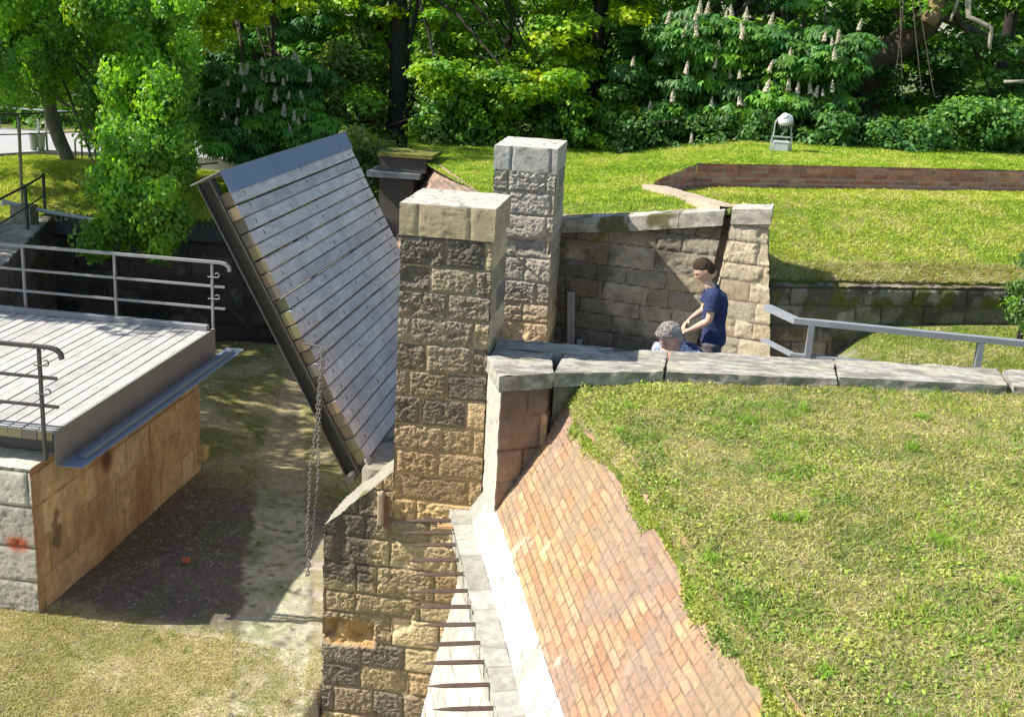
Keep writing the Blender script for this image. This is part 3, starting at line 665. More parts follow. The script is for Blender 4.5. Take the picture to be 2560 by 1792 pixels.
S.patch((S1[0]+.22, S1[1], 2.27), (S2[0]+.22, S2[1], 2.15), (S2[0]-.2, S2[1]+.02, 2.16), (S1[0]-.16, S1[1]-.02, 2.28), .03, edgest); S.patch((S1[0]-.16, S1[1]-.02, 2.28), (S2[0]-.2, S2[1]+.02, 2.16), (S2[0]-.2, S2[1]+.02, 1.85), (S1[0]-.16, S1[1]-.02, 1.95), .04, edgest); S.build('side_wall', M_BRICK, bw)

# ---- dark moat wall with iron spikes at the back
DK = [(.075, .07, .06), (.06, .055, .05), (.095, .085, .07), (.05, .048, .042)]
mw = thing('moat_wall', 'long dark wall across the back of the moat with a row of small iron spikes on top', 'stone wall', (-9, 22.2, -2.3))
dst = masonry(seed=81, rowh=.33, rowj=.1, blk=.8, blkj=.5, joint=.01, jd=.015, rough=.012, rf=7, pal=DK, jcol=(.035, .03, .025), z0=-5, weath=.5, axis=(.99, .15, 0), stain_shade=lambda C, P, i: mixc(C, (.24, .23, .20), sst(fbm(P, 3, 84, 4), .66, .74)*.5))
MW = [(-12.35, 21.72), (-8.5, 22.3), (-5.1, 22.55)]
S = Surf()
for a, b in zip(MW[:-1], MW[1:]):
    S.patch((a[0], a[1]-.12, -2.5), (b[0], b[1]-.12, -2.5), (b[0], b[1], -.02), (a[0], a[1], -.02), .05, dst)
    S.patch((a[0], a[1]-.05, -.02), (b[0], b[1]-.05, -.02), (b[0], b[1]-.05, .25), (a[0], a[1]-.05, .25), .05, plain((.10, .105, .10), .01, 5, 86, .4))
    S.patch((a[0], a[1]-.05, .25), (b[0], b[1]-.05, .25), (b[0], b[1]+.35, .27), (a[0], a[1]+.35, .27), .08, plain((.16, .17, .11), .01, 5, 87, .5))
S.build('wall_face', M_STONE, mw)
for k in range(58):
    t = k/57; x = -12.1+6.6*t; y = float(np.interp(x, [q[0] for q in MW], [q[1] for q in MW])); m = MB(); hh = random.uniform(.17, .25)
    m.tube([(x, y, .24), (x+random.uniform(-.01, .01), y, .24+hh*.5), (x+random.uniform(-.02, .02), y, .24+hh)], [.026, .02, .003], (.04, .035, .03), 4); m.build('spike', M_IRON, mw)

# ---- counterscarp wall at left
cw = thing('abutment_wall', 'dark rough stone abutment wall at left behind the footbridge carrying a thin black railing', 'stone wall', (-11, 18.5, -2.3))
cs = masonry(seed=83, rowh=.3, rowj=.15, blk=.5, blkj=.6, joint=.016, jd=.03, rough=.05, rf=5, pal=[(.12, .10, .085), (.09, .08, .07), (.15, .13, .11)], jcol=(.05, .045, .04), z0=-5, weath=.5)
ctopst = masonry(seed=85, rowh=.55, rowj=.1, blk=1.2, blkj=.2, joint=.015, jd=.02, rough=.012, rf=8, pal=[(.27, .25, .22), (.32, .30, .26)], jcol=(.09, .08, .07), z0=-5, weath=.5)
CP = [(-10.25, 16.12), (-12.2, 21.75), (-13.9, 21.4), (-13.9, 16.12)]
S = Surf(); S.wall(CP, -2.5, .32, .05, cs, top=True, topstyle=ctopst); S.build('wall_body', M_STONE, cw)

# ---- pilaster and sloping scarp beyond the far pillar
pl = thing('stone_pilaster', 'dark moss-capped stone pilaster behind the raised drawbridge', 'pilaster', (-5.2, 22, 0))
dk = plain((.085, .08, .07), .01, 6, 91, .5)
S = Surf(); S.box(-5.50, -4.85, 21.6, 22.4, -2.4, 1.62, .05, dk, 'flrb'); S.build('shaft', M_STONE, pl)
S = Surf(); S.box(-5.72, -4.70, 21.45, 22.5, 1.62, 1.72, .04, plain((.14, .16, .17), .01, 6, 92, .4), 'flrbtu'); S.box(-5.50, -4.62, 21.6, 22.4, 1.725, 2.0, .04, dk, 'flrb'); S.build('cornice', M_STONE, pl)
S = Surf(); S.box(-5.53, -4.5, 21.55, 22.5, 2.0, 2.07, .04, plain((.18, .19, .04), .02, 6, 93, .6)); S.build('moss_cap', M_STONE, pl)
fs = thing('scarp_slope', 'sloping weathered brick and stone scarp between dark pilaster and far gate pillar', 'brick slope', (-4, 19.5, 0))
S = Surf(); fsb = masonry(seed=95, rowh=.085, rowj=.05, blk=.26, blkj=.2, joint=.008, jd=.008, rough=.01, rf=12, pal=[(.26, .17, .13), (.22, .16, .13), (.30, .20, .15)], jcol=(.15, .12, .09), z0=-5, weath=.5, axis=(.45, -.9, 0), vert=(.5, .2, .8))
S.patch((-3.3, 17.0, .2), (-5.5, 22.0, .2), (-4.55, 22.0, 1.93), (-2.45, 17.0, 1.93), .04, fsb, flip=True)
S.patch((-3.35, 17.0, -2.4), (-5.55, 22.0, -2.4), (-5.5, 22.0, .2), (-3.3, 17.0, .2), .08, dk, flip=True); S.build('slope_face', M_BRICK, fs)
# hidden inner gate abutment under the passage, carries the hinge of the drawbridge
ga = thing('gate_abutment', 'shaded stone abutment under the hinge of the raised drawbridge', 'abutment', (-2.8, 13.8, -2.3))
S = Surf(); S.wall([(-2.9, 11.3), (-1.2, 11.3), (-1.2, 17.2), (-2.9, 17.2)], -2.5, -.05, .06, masonry(seed=97, pal=PAL_GREY), top=True); S.build('wall_body', M_STONE, ga)

# ---- pier of the fixed bridge
bp = thing('bridge_pier', 'square stone pier with rust-stained side carrying the timber footbridge', 'bridge pier', (-8.5, 13.5, -2.3))
PX, PY0, PY1 = -6.72, 11.2, 15.85
ors = masonry(seed=101, rowh=.44, rowj=.10, blk=.62, blkj=.5, joint=.007, jd=.006, rough=.007, rf=7, pal=[(.45, .31, .18), (.40, .265, .145), (.49, .36, .22), (.37, .25, .145)], jcol=(.19, .115, .06), z0=-2.2-.44*4, weath=.5, pillow=.003,
    stain_shade=lambda C, P, i: mixc(mixc(mixc(mixc(C, (.62, .42, .22), sst(fbm(P*np.array([1, 1, .35]), 3, 104, 3), .55, .7)*.6), (.30, .15, .07), sst(fbm(P*np.array([1, 1.6, .35]), 1.6, 103, 3), .52, .66)*.6),
        (.10, .04, .02), np.exp(-(((P[:, 1]-12.95)/.17)**2+((P[:, 2]+.93)/.16)**2)**2)*.9), (.14, .09, .06), sst(np.exp(-(((P[:, 1]-11.68)/.15)**2+((P[:, 2]+1.35)/.35)**2))*fbm(P, 9, 105, 3), .28, .42)*.8))
grs = masonry(seed=102, rowh=.44, rowj=.10, blk=.8, blkj=.5, joint=.009, jd=.012, rough=.014, rf=26, pal=[(.41, .375, .31), (.37, .34, .28), (.44, .41, .34)], jcol=(.17, .15, .12), z0=-2.2-.44*4, weath=.35,
    stain_shade=lambda C, P, i: mixc(C, (.42, .09, .04), np.clip(1.3*np.exp(-(((P[:, 0]+6.93)/.13)**2+((P[:, 2]+1.31)/.10)**2)**1.5)*(.4+fbm(P, 14, 6, 3)), 0, .95)))
def pst_(P, n, u, v):
    if n[0] > .5: return ors(P, n, u, v)
    if n[2] > .5: return plain((.58, .55, .46), .008, 8, 106, .3, .3)(P, n, u, v)
    return grs(P, n, u, v)
S = Surf(); S.wall([(-9.8, PY0), (PX, PY0), (PX, PY1), (-9.8, PY1)], -2.45, -.39, .02, pst_, top=True); S.build('pier_body', M_SMOOTH, bp)
sf = Surf(); sf.box(-6.74, -6.60, 15.72, 15.9, -2.0, -1.8, .03, plain((.55, .38, .18), .02, 6, 107, .4)); sf.build('corner_stone', M_SMOOTH, bp)

# ================================================================== FOOTBRIDGE
WOODP = [(.44, .425, .395), (.48, .455, .42), (.41, .395, .37), (.45, .43, .395)]
fb = thing('footbridge', 'grey timber footbridge deck with steel edge plate ending above the moat', 'footbridge', (-8.5, 13.65, 0))
def plank_mesh(o, ex, ey, ez, c, name, parent, endcol=None, bev=.006, nseg=10, seed=0):
    """plank running along ex, width ey, thickness ez (top = +ez), slightly warped, end grain coloured"""
    r = random.Random(seed); o, ex, ey, ez = [np.asarray(q, float) for q in (o, ex, ey, ez)]
    Lx, Ly, Lz = [np.linalg.norm(q) for q in (ex, ey, ez)]; ux, uy, uz = ex/Lx, ey/Ly, ez/Lz
    prof = [(0, 0), (1, 0), (1, 1-bev*1.5/Lz), (1-bev/Ly, 1), (bev/Ly, 1), (0, 1-bev*1.5/Lz)]
    V = []; C = []; e = np.array(endcol if endcol is not None else c); ph = r.uniform(0, 9)
    for i in range(nseg+1):
        t = i/nseg
        for a, b in prof:
            w = .004*math.sin(t*5+ph)+r.uniform(-.0012, .0012); V.append(o+ex*t+ey*a+ez*b+uz*w+uy*(.003*math.sin(t*3+ph*2))); C.append(np.array(c)*(1+.06*math.sin(t*17+a*5+ph)))
    k = len(prof); Fc = []
    for i in range(nseg):
        for j in range(k): j2 = (j+1) % k; Fc.append((i*k+j, i*k+j2, (i+1)*k+j2, (i+1)*k+j))
    if np.dot(np.cross(ex, ey), ez) > 0: Fc = [f[::-1] for f in Fc]
    n = len(V); V += V[:k]+V[nseg*k:nseg*k+k]; C += [e]*(2*k)
    f1 = tuple(n+j for j in range(k)); f2 = tuple(n+k+j for j in range(k))
    if np.dot(np.cross(ex, ey), ez) > 0: Fc += [f1[::-1], f2]
    else: Fc += [f1, f2[::-1]]
    return raw(name, V, Fc, np.array(C), M_WOODG, parent)
# timber with fine grain along the plank (object space Y is the long axis for every plank here)
M_WOODG = mat('timber_grain', .8, None, .0, spec=.2)
def _grain(m):
    n = m.node_tree.nodes; l = m.node_tree.links; b = n['Principled BSDF']
    tc = n.new('ShaderNodeTexCoord'); mp = n.new('ShaderNodeMapping'); mp.inputs['Scale'].default_value = (55, 2.2, 55)
    nz = n.new('ShaderNodeTexNoise'); nz.inputs['Scale'].default_value = 1.6; nz.inputs['Detail'].default_value = 7; nz.inputs['Roughness'].default_value = .7; nz.inputs['Distortion'].default_value = .6
    l.new(tc.outputs['Object'], mp.inputs[0]); l.new(mp.outputs[0], nz.inputs['Vector'])
    mr = n.new('ShaderNodeMapRange'); mr.inputs['From Min'].default_value = .32; mr.inputs['From Max'].default_value = .6; mr.inputs['To Min'].default_value = .72; mr.inputs['To Max'].default_value = 1.1
    l.new(nz.outputs['Fac'], mr.inputs[0])
    n2 = n.new('ShaderNodeTexNoise'); n2.inputs['Scale'].default_value = 3.5; n2.inputs['Detail'].default_value = 5; l.new(tc.outputs['Object'], n2.inputs['Vector'])
    m2 = n.new('ShaderNodeMapRange'); m2.inputs['From Min'].default_value = .3; m2.inputs['From Max'].default_value = .7; m2.inputs['To Min'].default_value = .85; m2.inputs['To Max'].default_value = 1.12; l.new(n2.outputs['Fac'], m2.inputs[0])
    mu = n.new('ShaderNodeMath'); mu.operation = 'MULTIPLY'; l.new(mr.outputs[0], mu.inputs[0]); l.new(m2.outputs[0], mu.inputs[1])
    at = [q for q in n if q.type == 'ATTRIBUTE'][0]; sc = n.new('ShaderNodeVectorMath'); sc.operation = 'SCALE'
    l.new(at.outputs['Color'], sc.inputs[0]); l.new(mu.outputs[0], sc.inputs['Scale']); l.new(sc.outputs[0], b.inputs['Base Color'])
    bp = n.new('ShaderNodeBump'); bp.inputs['Strength'].default_value = .5; bp.inputs['Distance'].default_value = .006; l.new(nz.outputs['Fac'], bp.inputs['Height']); l.new(bp.outputs[0], b.inputs['Normal'])
_grain(M_WOODG)
DX1, DY0, DY1 = -6.50, 11.38, 15.93
x = DX1-.03; k = 0
while x > -14.2:
    w = random.uniform(.15, .185); c = np.array(random.choice(WOODP))*random.uniform(.92, 1.06)
    ya = DY0+random.uniform(-.02, .02); plank_mesh((x-w, ya, -.11), (0, DY1-ya-.02, 0), (w-.012, 0, 0), (0, 0, .11+random.uniform(-.003, .003)), c, 'deck_plank', fb, endcol=random.choice([(.20, .17, .11), (.24, .20, .12), (.16, .14, .11)]), seed=k)
    x -= w; k += 1
ST = (.20, .21, .23)
m = MB(); m.box(DX1-.012, DX1, DY0-.01, DY1+.04, -.40, .008, (.185, .175, .17)); m.box(DX1-.05, DX1-.012, DY0-.01, DY1+.04, -.02, .004, (.30, .29, .27)); m.build('edge_plate', M_STEEL, fb)
m = MB(); m.box(DX1, DX1+.27, DY0+.05, 16.42, -.415, -.403, (.20, .25, .33)); m.build('landing_plate', M_STEEL, fb)
m = MB(); m.box(DX1+.12, DX1+.20, DY0+.28, 16.2, -.403, -.345, (.19, .22, .27), .008); m.build('stop_bar', M_STEEL, fb)
m = MB(); m.box(-14, DX1-.06, DY1-.12, DY1-.02, .0, .085, (.24, .245, .26), .008); m.build('kerb_rail', M_STEEL, fb)
m = MB()
for yy in (DY0+.32, 13.0, 14.4, DY1-.35): m.box(-14, DX1-.02, yy, yy+.12, -.36, -.115, (.10, .09, .085))
m.box(-14, DX1-.02, DY1-.03, DY1, -.36, -.01, (.2, .2, .2)); m.build('support_beam', M_STEEL, fb)
def handrail(name, label, xs, y, x_end, col, zb, loopside, ztop=.985, group='railings of the footbridge'):
    t = thing(name, label, 'railing', (xs[0], y, 0), group)
    for xx in xs:
        m = MB(); m.bar((xx, y, zb), (xx, y, ztop), .042, .030, col); m.build('post', M_STEEL, t)
    m = MB(); r = .024
    m.tube([(-14, y, ztop), (x_end-.12, y, ztop), (x_end-.04, y, ztop-.015), (x_end+.01, y, ztop-.06), (x_end+.02, y, ztop-.12)], 0, col, k=4, rect=(.055, .04)); m.build('handrail', M_STEEL, t)
    for z in (.64, .315):
        m = MB(); m.bar((-14, y-.0, z), (xs[0]+.19, y, z), .032, .032, col); m.build('rail', M_STEEL, t)
        m = MB(); pts = [(xs[0]-.06, y-.02, z+.14), (xs[0]+.06, y-.02, z+.14)]
        for q in range(8): a = -math.pi/2+q*math.pi*1.35/7; pts.append((xs[0]+.085+.032*math.cos(a), y-.02, z+.14+.032+.032*math.sin(a)))
        m.tube(pts, .008, col, 6); m.build('chain_hook', M_STEEL, t)
    return t
handrail('railing', 'dark steel railing on the near side of the footbridge, its end bent down', [-6.61, -8.1, -9.6, -11.1, -12.6], 11.345, -6.37, (.085, .075, .07), -.33, -1)
handrail('railing', 'grey steel railing on the far side of the footbridge against the dark moat wall', [-6.54, -8.04, -9.48, -10.9, -12.4], 15.99, -6.29, (.27, .265, .255), -.2, -1, 1.0)

# ================================================================== RAISED DRAWBRIDGE
HG = np.array((-2.95, 0, -.07)); LD = np.array((-1.63, 0, 3.055)); LLEN = float(np.linalg.norm(LD)); LD = LD/LLEN; LN = np.array((-LD[2]*-1, 0, LD[0]*-1)); LN = np.array((LD[2], 0, -LD[0]))
LY0, LY1 = 11.44, 15.95
db = thing('drawbridge', 'raised timber drawbridge leaf of grey planks leaning behind the nearest pillar', 'drawbridge', (HG[0], 13.7, HG[2]))
sv = .10; k = 0; npl = 21; pw_ = (LLEN-.10-.20)/npl
BLUEW = [(.60, .565, .54), (.64, .60, .57), (.55, .52, .50), (.62, .58, .55)]
for k in range(npl):
    s0 = sv+k*pw_; w = pw_-random.choice([.010, .012, .016, .022]); y0_ = LY0+random.uniform(-.015, .03)+(.05 if k in (12,) else 0)
    o = HG+LD*s0-LN*.115; o = np.array((o[0], y0_, o[2]))
    plank_mesh(o, (0, LY1-y0_+random.uniform(-.03, .03), 0), LD*w, LN*(.115+random.uniform(-.006, .006)), np.array(random.choice(BLUEW))*random.uniform(.93, 1.05), 'deck_plank', db, endcol=random.choice([(.30, .25, .13), (.26, .20, .13), (.22, .19, .15), (.33, .24, .15), (.25, .24, .12)]), seed=100+k, bev=.008)
m = MB()
for k in range(npl):                     # staple heads and cracks near both edges
    s0 = sv+(k+.5)*pw_
    for yy in (LY0+.30, LY1-.30, LY0+2.2 if k % 3 else LY0+1.4):
        c0 = HG+LD*(s0+random.uniform(-.03, .03))+LN*.004; yy += random.uniform(-.04, .04)
        m.tube([np.array((c0[0], yy, c0[2]))-LD*.022, np.array((c0[0], yy+.012, c0[2]))-LD*.012+LN*.003, np.array((c0[0], yy+.012, c0[2]))+LD*.012+LN*.003, np.array((c0[0], yy, c0[2]))+LD*.022], .0035, (.05, .045, .05), 4)
m.build('staples', M_IRON, db)['kind'] = 'stuff'
o = HG+LD*(LLEN-.235)+LN*.004
m = MB(); m.frame((o[0], LY0-.0, o[2]), (0, LY1-LY0+.02, 0), LD*.235, LN*.012, (.20, .255, .36)); m.build('edge_plate', M_STEEL, db)
o = HG+LD*LLEN-LN*.34
m = MB(); m.frame((o[0], LY0-.03, o[2]), (0, LY1-LY0+.05, 0), LD*.014, LN*.35, (.30, .29, .25)); m.build('end_plate', M_STEEL, db)
m = MB()
for yy in (LY0, 12.7, 14.3, LY1-.14):    # steel channels under the planks
    for (a, b, wd) in ((-.128, -.118, .14), (-.275, -.265, .14)):
        o = HG+LD*.0+LN*a; m.frame((o[0], yy-.035, o[2]), (0, wd, 0), LD*(LLEN-.02), LN*(b-a), (.11, .10, .085))
    o = HG+LN*-.265; m.frame((o[0], yy+.01, o[2]), (0, .02, 0), LD*(LLEN-.02), LN*.138, (.028, .024, .02))
m.build('steel_beam', M_STEEL, db)
m = MB(); m.tube([HG*[1, 0, 1]+[0, LY0-.16, 0]-LN*.2+[0, 0, .02], HG*[1, 0, 1]+[0, LY1+.1, 0]-LN*.2+[0, 0, .02]], .05, (.10, .09, .08), 10); m.build('hinge_shaft', M_IRON, db)
m = MB(); o = HG+LD*.02; m.frame((o[0], LY0-.03, o[2]), (0, .16, 0), LD*.11, LN*.02, (.45, .42, .38)); m.build('hinge_lug', M_STEEL, db)
# chain, hanging double from the leaf
V = []; Fs = []; Cc = []
def link(mb, c, d, s, n, L=.060, Wd=.034, r=.0062):
    pts = []
    for q in range(11):
        a = 2*math.pi*q/10; ca, sa = math.cos(a), math.sin(a)
        pts.append(c+d*(sa*Wd*.5+np.sign(sa)*(L-Wd)*.5)*1.0+s*ca*Wd*.5)
    mb.tube(pts, r, (.23, .21, .19), 5, cap=False)
m = MB(); top = np.array((-3.46, 11.36, 1.24))
bot = np.array((-3.60, 11.34, -1.32))
for strand in (-1, 1):
    n = 54
    for i in range(n):
        t = i/(n-1); p = top*(1-t)+bot*t; sep = (.034*math.sin(math.pi*min(1, max(0, (t-.28)/.72))**.8)+.006) if t > .28 else .010
        p = p+np.array((strand*sep+.006*math.sin(t*23+strand), .01*math.sin(t*9+strand), 0)); a = i % 2
        link(m, p, np.array((-.054, 0, -1.)), np.array((1., .2, 0)) if a else np.array((-.2, 1., 0)), None)
m.tube([top+[-.22, 0, .05], top+[0, 0, .03]], .012, (.12, .10, .09), 6)
tag(m.build('chain', M_IRON), 'rusty double iron chain hanging from the edge of the raised drawbridge', 'chain')
# loose board leaning in the passage corner
t = thing('leaning_board', 'pale grey board leaning upright in the dark passage corner beside the far pillar', 'board', (-1.33, 16.75, 0))
m = MB(); m.frame((-1.37, 16.78, .0), (.115, -.01, 0), (0, .03, 0), (-.06, .13, .80), (.33, .29, .26), .004); m.build('board', M_WOOD, t)
m = MB(); m.box(-1.22, -1.14, 16.66, 16.74, 0, .14, (.30, .29, .25), .006); m.build('foot_block', M_WOOD, t)

# ================================================================== HANDRAIL AT RIGHT
hr = thing('handrail', 'grey steel box handrail with a kink at right, in front of the mossy wall', 'handrail', (1.79, 14.3, .6))
HC = (.235, .25, .27)
def boxrail(zt, w, h, name, xe=9.0, z2=None):
    m = MB(); z2 = zt-.02 if z2 is None else z2
    m.tube([(1.30, 14.92, zt), (1.615, 14.32, zt), (2.0, 14.30, zt), (xe, 14.30, z2-.08)], 0, HC, k=4, rect=(w, h)); m.build(name, M_STEEL, hr)
boxrail(1.275, .105, .068, 'top_rail'); boxrail(.845, .085, .036, 'lower_rail')
for xx in (1.80, 3.8, 5.8, 7.8):
    m = MB(); m.bar((xx, 14.3, .45), (xx, 14.3, 1.235), .10, .07, HC); m.box(xx-.008, xx+.008, 14.262, 14.27, .5, 1.22, (.12, .13, .14)); m.build('post', M_STEEL, hr)

# ================================================================== FLOODLIGHTS
fl = thing('floodlight', 'silver double floodlight on a grey bracket on the lawn above the brick wall', 'floodlight', (1.95, 23.45, 2.40))
GY = (.42, .44, .43); bx = 1.95; by = 23.45; bz = 2.38
m = MB()
for sx in (-.19, .19): m.bar((bx+sx, by, bz-.1), (bx+sx*.98, by+.04, bz+.30), .03, .03, GY); m.tube([(bx+sx*.86, by+.04, bz+.30), (bx+sx*.82, by+.04, bz+.55), (bx+sx*.72+.03, by+.04, bz+.66)], .013, GY, 6)
m.bar((bx-.2, by+.02, bz+.30), (bx+.2, by+.02, bz+.30), .03, .03, GY); m.bar((bx-.19, by+.18, bz-.1), (bx-.19, by+.03, bz+.28), .025, .025, GY); m.bar((bx+.19, by+.18, bz-.1), (bx+.19, by+.03, bz+.28), .025, .025, GY); m.build('bracket', M_STEEL, fl)
m = MB(); m.frame((bx-.155, by-.06, bz+.0), (.31, 0, 0), (0, .12, .03), (0, -.02, .21), (.32, .33, .33), .012); m.build('lower_lamp', M_STEEL, fl)
lo_ = m; m = MB(); m.frame((bx-.125, by-.069, bz+.035), (.25, 0, 0), (0, .006, .0), (0, -.015, .13), (.80, .80, .78)); m.build('lamp_glass', M_STEEL, fl)
def lathe(mb, c, ax, prof, col, k=20):
    ax = np.array(ax, float); ax /= np.linalg.norm(ax); a = np.cross(ax, (0, 0, 1.)) if abs(ax[2]) < .9 else np.array((1., 0, 0)); a /= np.linalg.norm(a); b = np.cross(ax, a)
    V = [np.array(c)+ax*t+(a*math.cos(2*math.pi*j/k)+b*math.sin(2*math.pi*j/k))*r for t, r in prof for j in range(k)]
    Fc = [(i*k+j, i*k+(j+1) % k, (i+1)*k+(j+1) % k, (i+1)*k+j) for i in range(len(prof)-1) for j in range(k)]
    mb.add(V, Fc, col)
m = MB(); c = np.array((bx+.03, by+.02, bz+.62)); lathe(m, c, (-.25, -.55, .80), [(.14, .001), (.135, .05), (.11, .075), (.085, .078), (.08, .10), (.04, .135), (.0, .145), (-.03, .14), (-.035, .125)], (.62, .62, .62)); m.build('round_lamp', M_STEEL, fl)
m = MB()
for k in range(18): a = 2*math.pi*k/18; d = np.array((-.25, -.55, .8)); d /= np.linalg.norm(d); u = np.cross(d, (0, 0, 1)); u /= np.linalg.norm(u); w = np.cross(d, u); q = c+(u*math.cos(a)+w*math.sin(a))*.135; m.bar(q-d*.0, q-d*.13, .008, .012, (.35, .37, .36))
m.build('cooling_fins', M_STEEL, fl)
m = MB(); m.tube([c-[0, 0, .13], c+[.02, 0, -.2], c+[-.04, 0, -.28], c+[-.05, 0, -.33]], .008, (.3, .3, .3), 6); m.build('cable', M_STEEL, fl)

# ================================================================== THINGS ON THE LEFT BANK
BK = (.05, .05, .05)
def rail_run(name, label, pts, posts, mids, col, r=.02, cat='railing', grp=None, loc=None, base=.9):
    t = thing(name, label, cat, tuple(posts[0][0]) if loc is None else loc, grp)
    m = MB(); m.tube(pts, r, col, 6); m.build('handrail', M_IRON, t)
    for ln in mids: m = MB(); m.tube(ln, r*.7, col, 6); m.build('rail', M_IRON, t)
    for a, b in posts: m = MB(); m.bar(a, b, r*2.1, r*2.1, col); m.build('post', M_IRON, t)
    return t
pA = PZ(112, 536, .33); pA2 = PZ(70, 572, .33); hA = .98
tA = np.array((pA[0], pA[1], .33+.95)); Bq = PY(0, 498, 18.0); mq = PY(0, 560, 18.0); d1 = PY(64, 465, pA2[1])
rail_run('railing', 'thin black stair railing on top of the dark abutment wall', [tuple(PY(110, 438, pA[1])), tuple(d1), tuple(Bq), tuple(PY(-120, 560, 16.6))],
         [(tuple(PY(113, 536, pA[1])), tuple(PY(108, 433, pA[1]))), (tuple(PY(70, 573, pA2[1])), tuple(PY(62, 462, pA2[1])))],
         [[tuple(PY(112, 488, pA[1])), tuple(PY(66, 518, pA2[1])), tuple(mq)]], BK, .021)
# railing along the road
rp = [(-18.5, 22.6), (-15.22, 25.85), (-14.2, 27.2), (-11.8, 27.6), (-9.5, 27.9)]
rz = [.92, .90, .92, .92, .92]
P3 = lambda i, h: (rp[i][0], rp[i][1], rz[i]+h)
rail_run('railing', 'black railing with round rails along the near edge of the asphalt road', [P3(i, .93) for i in range(5)], [((rp[i][0], rp[i][1], rz[i]-.4), P3(i, .93)) for i in range(5)], [[P3(i, .46) for i in range(5)]], BK, .022)
rail_run('railing', 'pale metal railing along the far edge of the asphalt road', [(-24, 30.3, 1.95), (-18, 30.7, 1.9), (-12.5, 31.3, 1.9), (-9, 31.5, 1.9)], [((-18.6, 30.6, .7), (-18.6, 30.6, 1.9)), ((-15.4, 30.9, .7), (-15.4, 30.9, 1.9)), ((-12.2, 31.3, .7), (-12.2, 31.3, 1.9))], [[(-24, 30.3, 1.45), (-12.5, 31.3, 1.4), (-9, 31.5, 1.4)]], (.38, .40, .40), .035)
a = PY(55, 500, 21.5); b = PY(47, 298, 21.5)
m = MB(); m.tube([(a[0], a[1], a[2]-.35), a, b], .032, (.22, .23, .12), 8); m.add([], [], (0, 0, 0)) if False else None
tag(m.build('pole', M_STEEL), 'tall thin greenish pole standing on the grass bank at far left', 'pole')
a = PY(6, 503, 20.6); b = PY(70, 520, 20.9); c_ = PY(235, 550, 21.3)
t = thing('pipe_rail', 'pale grey steel pipe lying low over the grass at far left behind the stair railing', 'pipe rail', (b[0], b[1], .3))
m = MB(); m.tube([a-[0, 0, .08], a, b, c_, c_+[1.6, .15, -.13]], .04, (.52, .54, .56), 8); m.build('pipe', M_STEEL, t)
m = MB(); m.bar(b-[0, 0, .6], b, .05, .05, (.3, .3, .3)); m.build('post', M_STEEL, t)
q = PY(50, 528, 20.7); S = Surf(); S.box(q[0]-.20, q[0]+.20, q[1]-.0, q[1]+.3, .0, q[2]+.10, .03, plain((.30, .27, .20), .006, 9, 120, .35), 'flrt')
tag(S.build('concrete_block', M_STONE), 'small square concrete block on the grass bank beside the tall pole', 'block')
# bicycle stands on the road
for i, (px_, py_) in enumerate(((212, 402), (228, 398), (246, 404))):
    q = PZ(px_, py_, .90); m = MB(); m.tube([(q[0]-.22, q[1], .85), (q[0]-.22, q[1], 1.35), (q[0]-.14, q[1]+.05, 1.47), (q[0]+.14, q[1]+.1, 1.47), (q[0]+.22, q[1]+.1, 1.35), (q[0]+.22, q[1]+.1, .85)], .02, BK, 6)
    tag(m.build('bicycle_stand', M_IRON), ['thin black hoop stand on the road, leftmost of three beside the leaning trunk', 'thin black hoop stand on the road, middle one of three', 'thin black hoop stand on the road, rightmost of three by the hanging branches'][i], 'bicycle stand', 'hoop stands on the road')
# small litter bins by the road
for i, px_ in enumerate((84, 103)):
    q = PZ(px_, 372, .9); m = MB(); lathe(m, (q[0], q[1], .85), (0, 0, 1), [(0, .07), (.12, .09), (.38, .11), (.42, .11), (.42, .08)], (.35, .36, .34), 14); m.bar((q[0]+.1, q[1]+.1, .8), (q[0]+.1, q[1]+.1, 1.6), .04, .04, (.4, .4, .38))
    tag(m.build('litter_bin', M_STEEL), ['grey litter bin beyond the road, the one nearer the tall pole', 'grey litter bin beyond the road, the one nearer the leaning trunk'][i], 'litter bin', 'litter bins beyond the road')
# white mesh fence section seen through the leaves
t = thing('mesh_fence', 'short grey wire fence section on the road seen between leaves left of the drawbridge', 'fence', tuple(PZ(480, 412, .8)))
m = MB(); a = PZ(482, 418, .75); b = PZ(545, 412, .75)
for k in range(13): q = a+(b-a)*k/12; m.bar(q, q+[0, 0, .95], .012, .012, (.2, .2, .2))
m.build('bars', M_STEEL, t); m = MB(); m.bar(a+[0, 0, .95], b+[0, 0, .95], .03, .04, (.12, .12, .12)); m.build('top_rail', M_STEEL, t); m = MB(); m.bar(a+[0, 0, .05], b+[0, 0, .05], .03, .04, (.12, .12, .12)); m.build('bottom_rail', M_STEEL, t)
# small things on the moat floor
m = MB(); q = PZ(465, 1401, -2.15); m.box(q[0]-.05, q[0]+.05, q[1]-.03, q[1]+.03, q[2]-.02, q[2]+.04, (.55, .16, .09), .012); tag(m.build('brick_fragment', M_BRICK), 'single small red brick fragment on the shaded gravel of the moat', 'brick fragment')

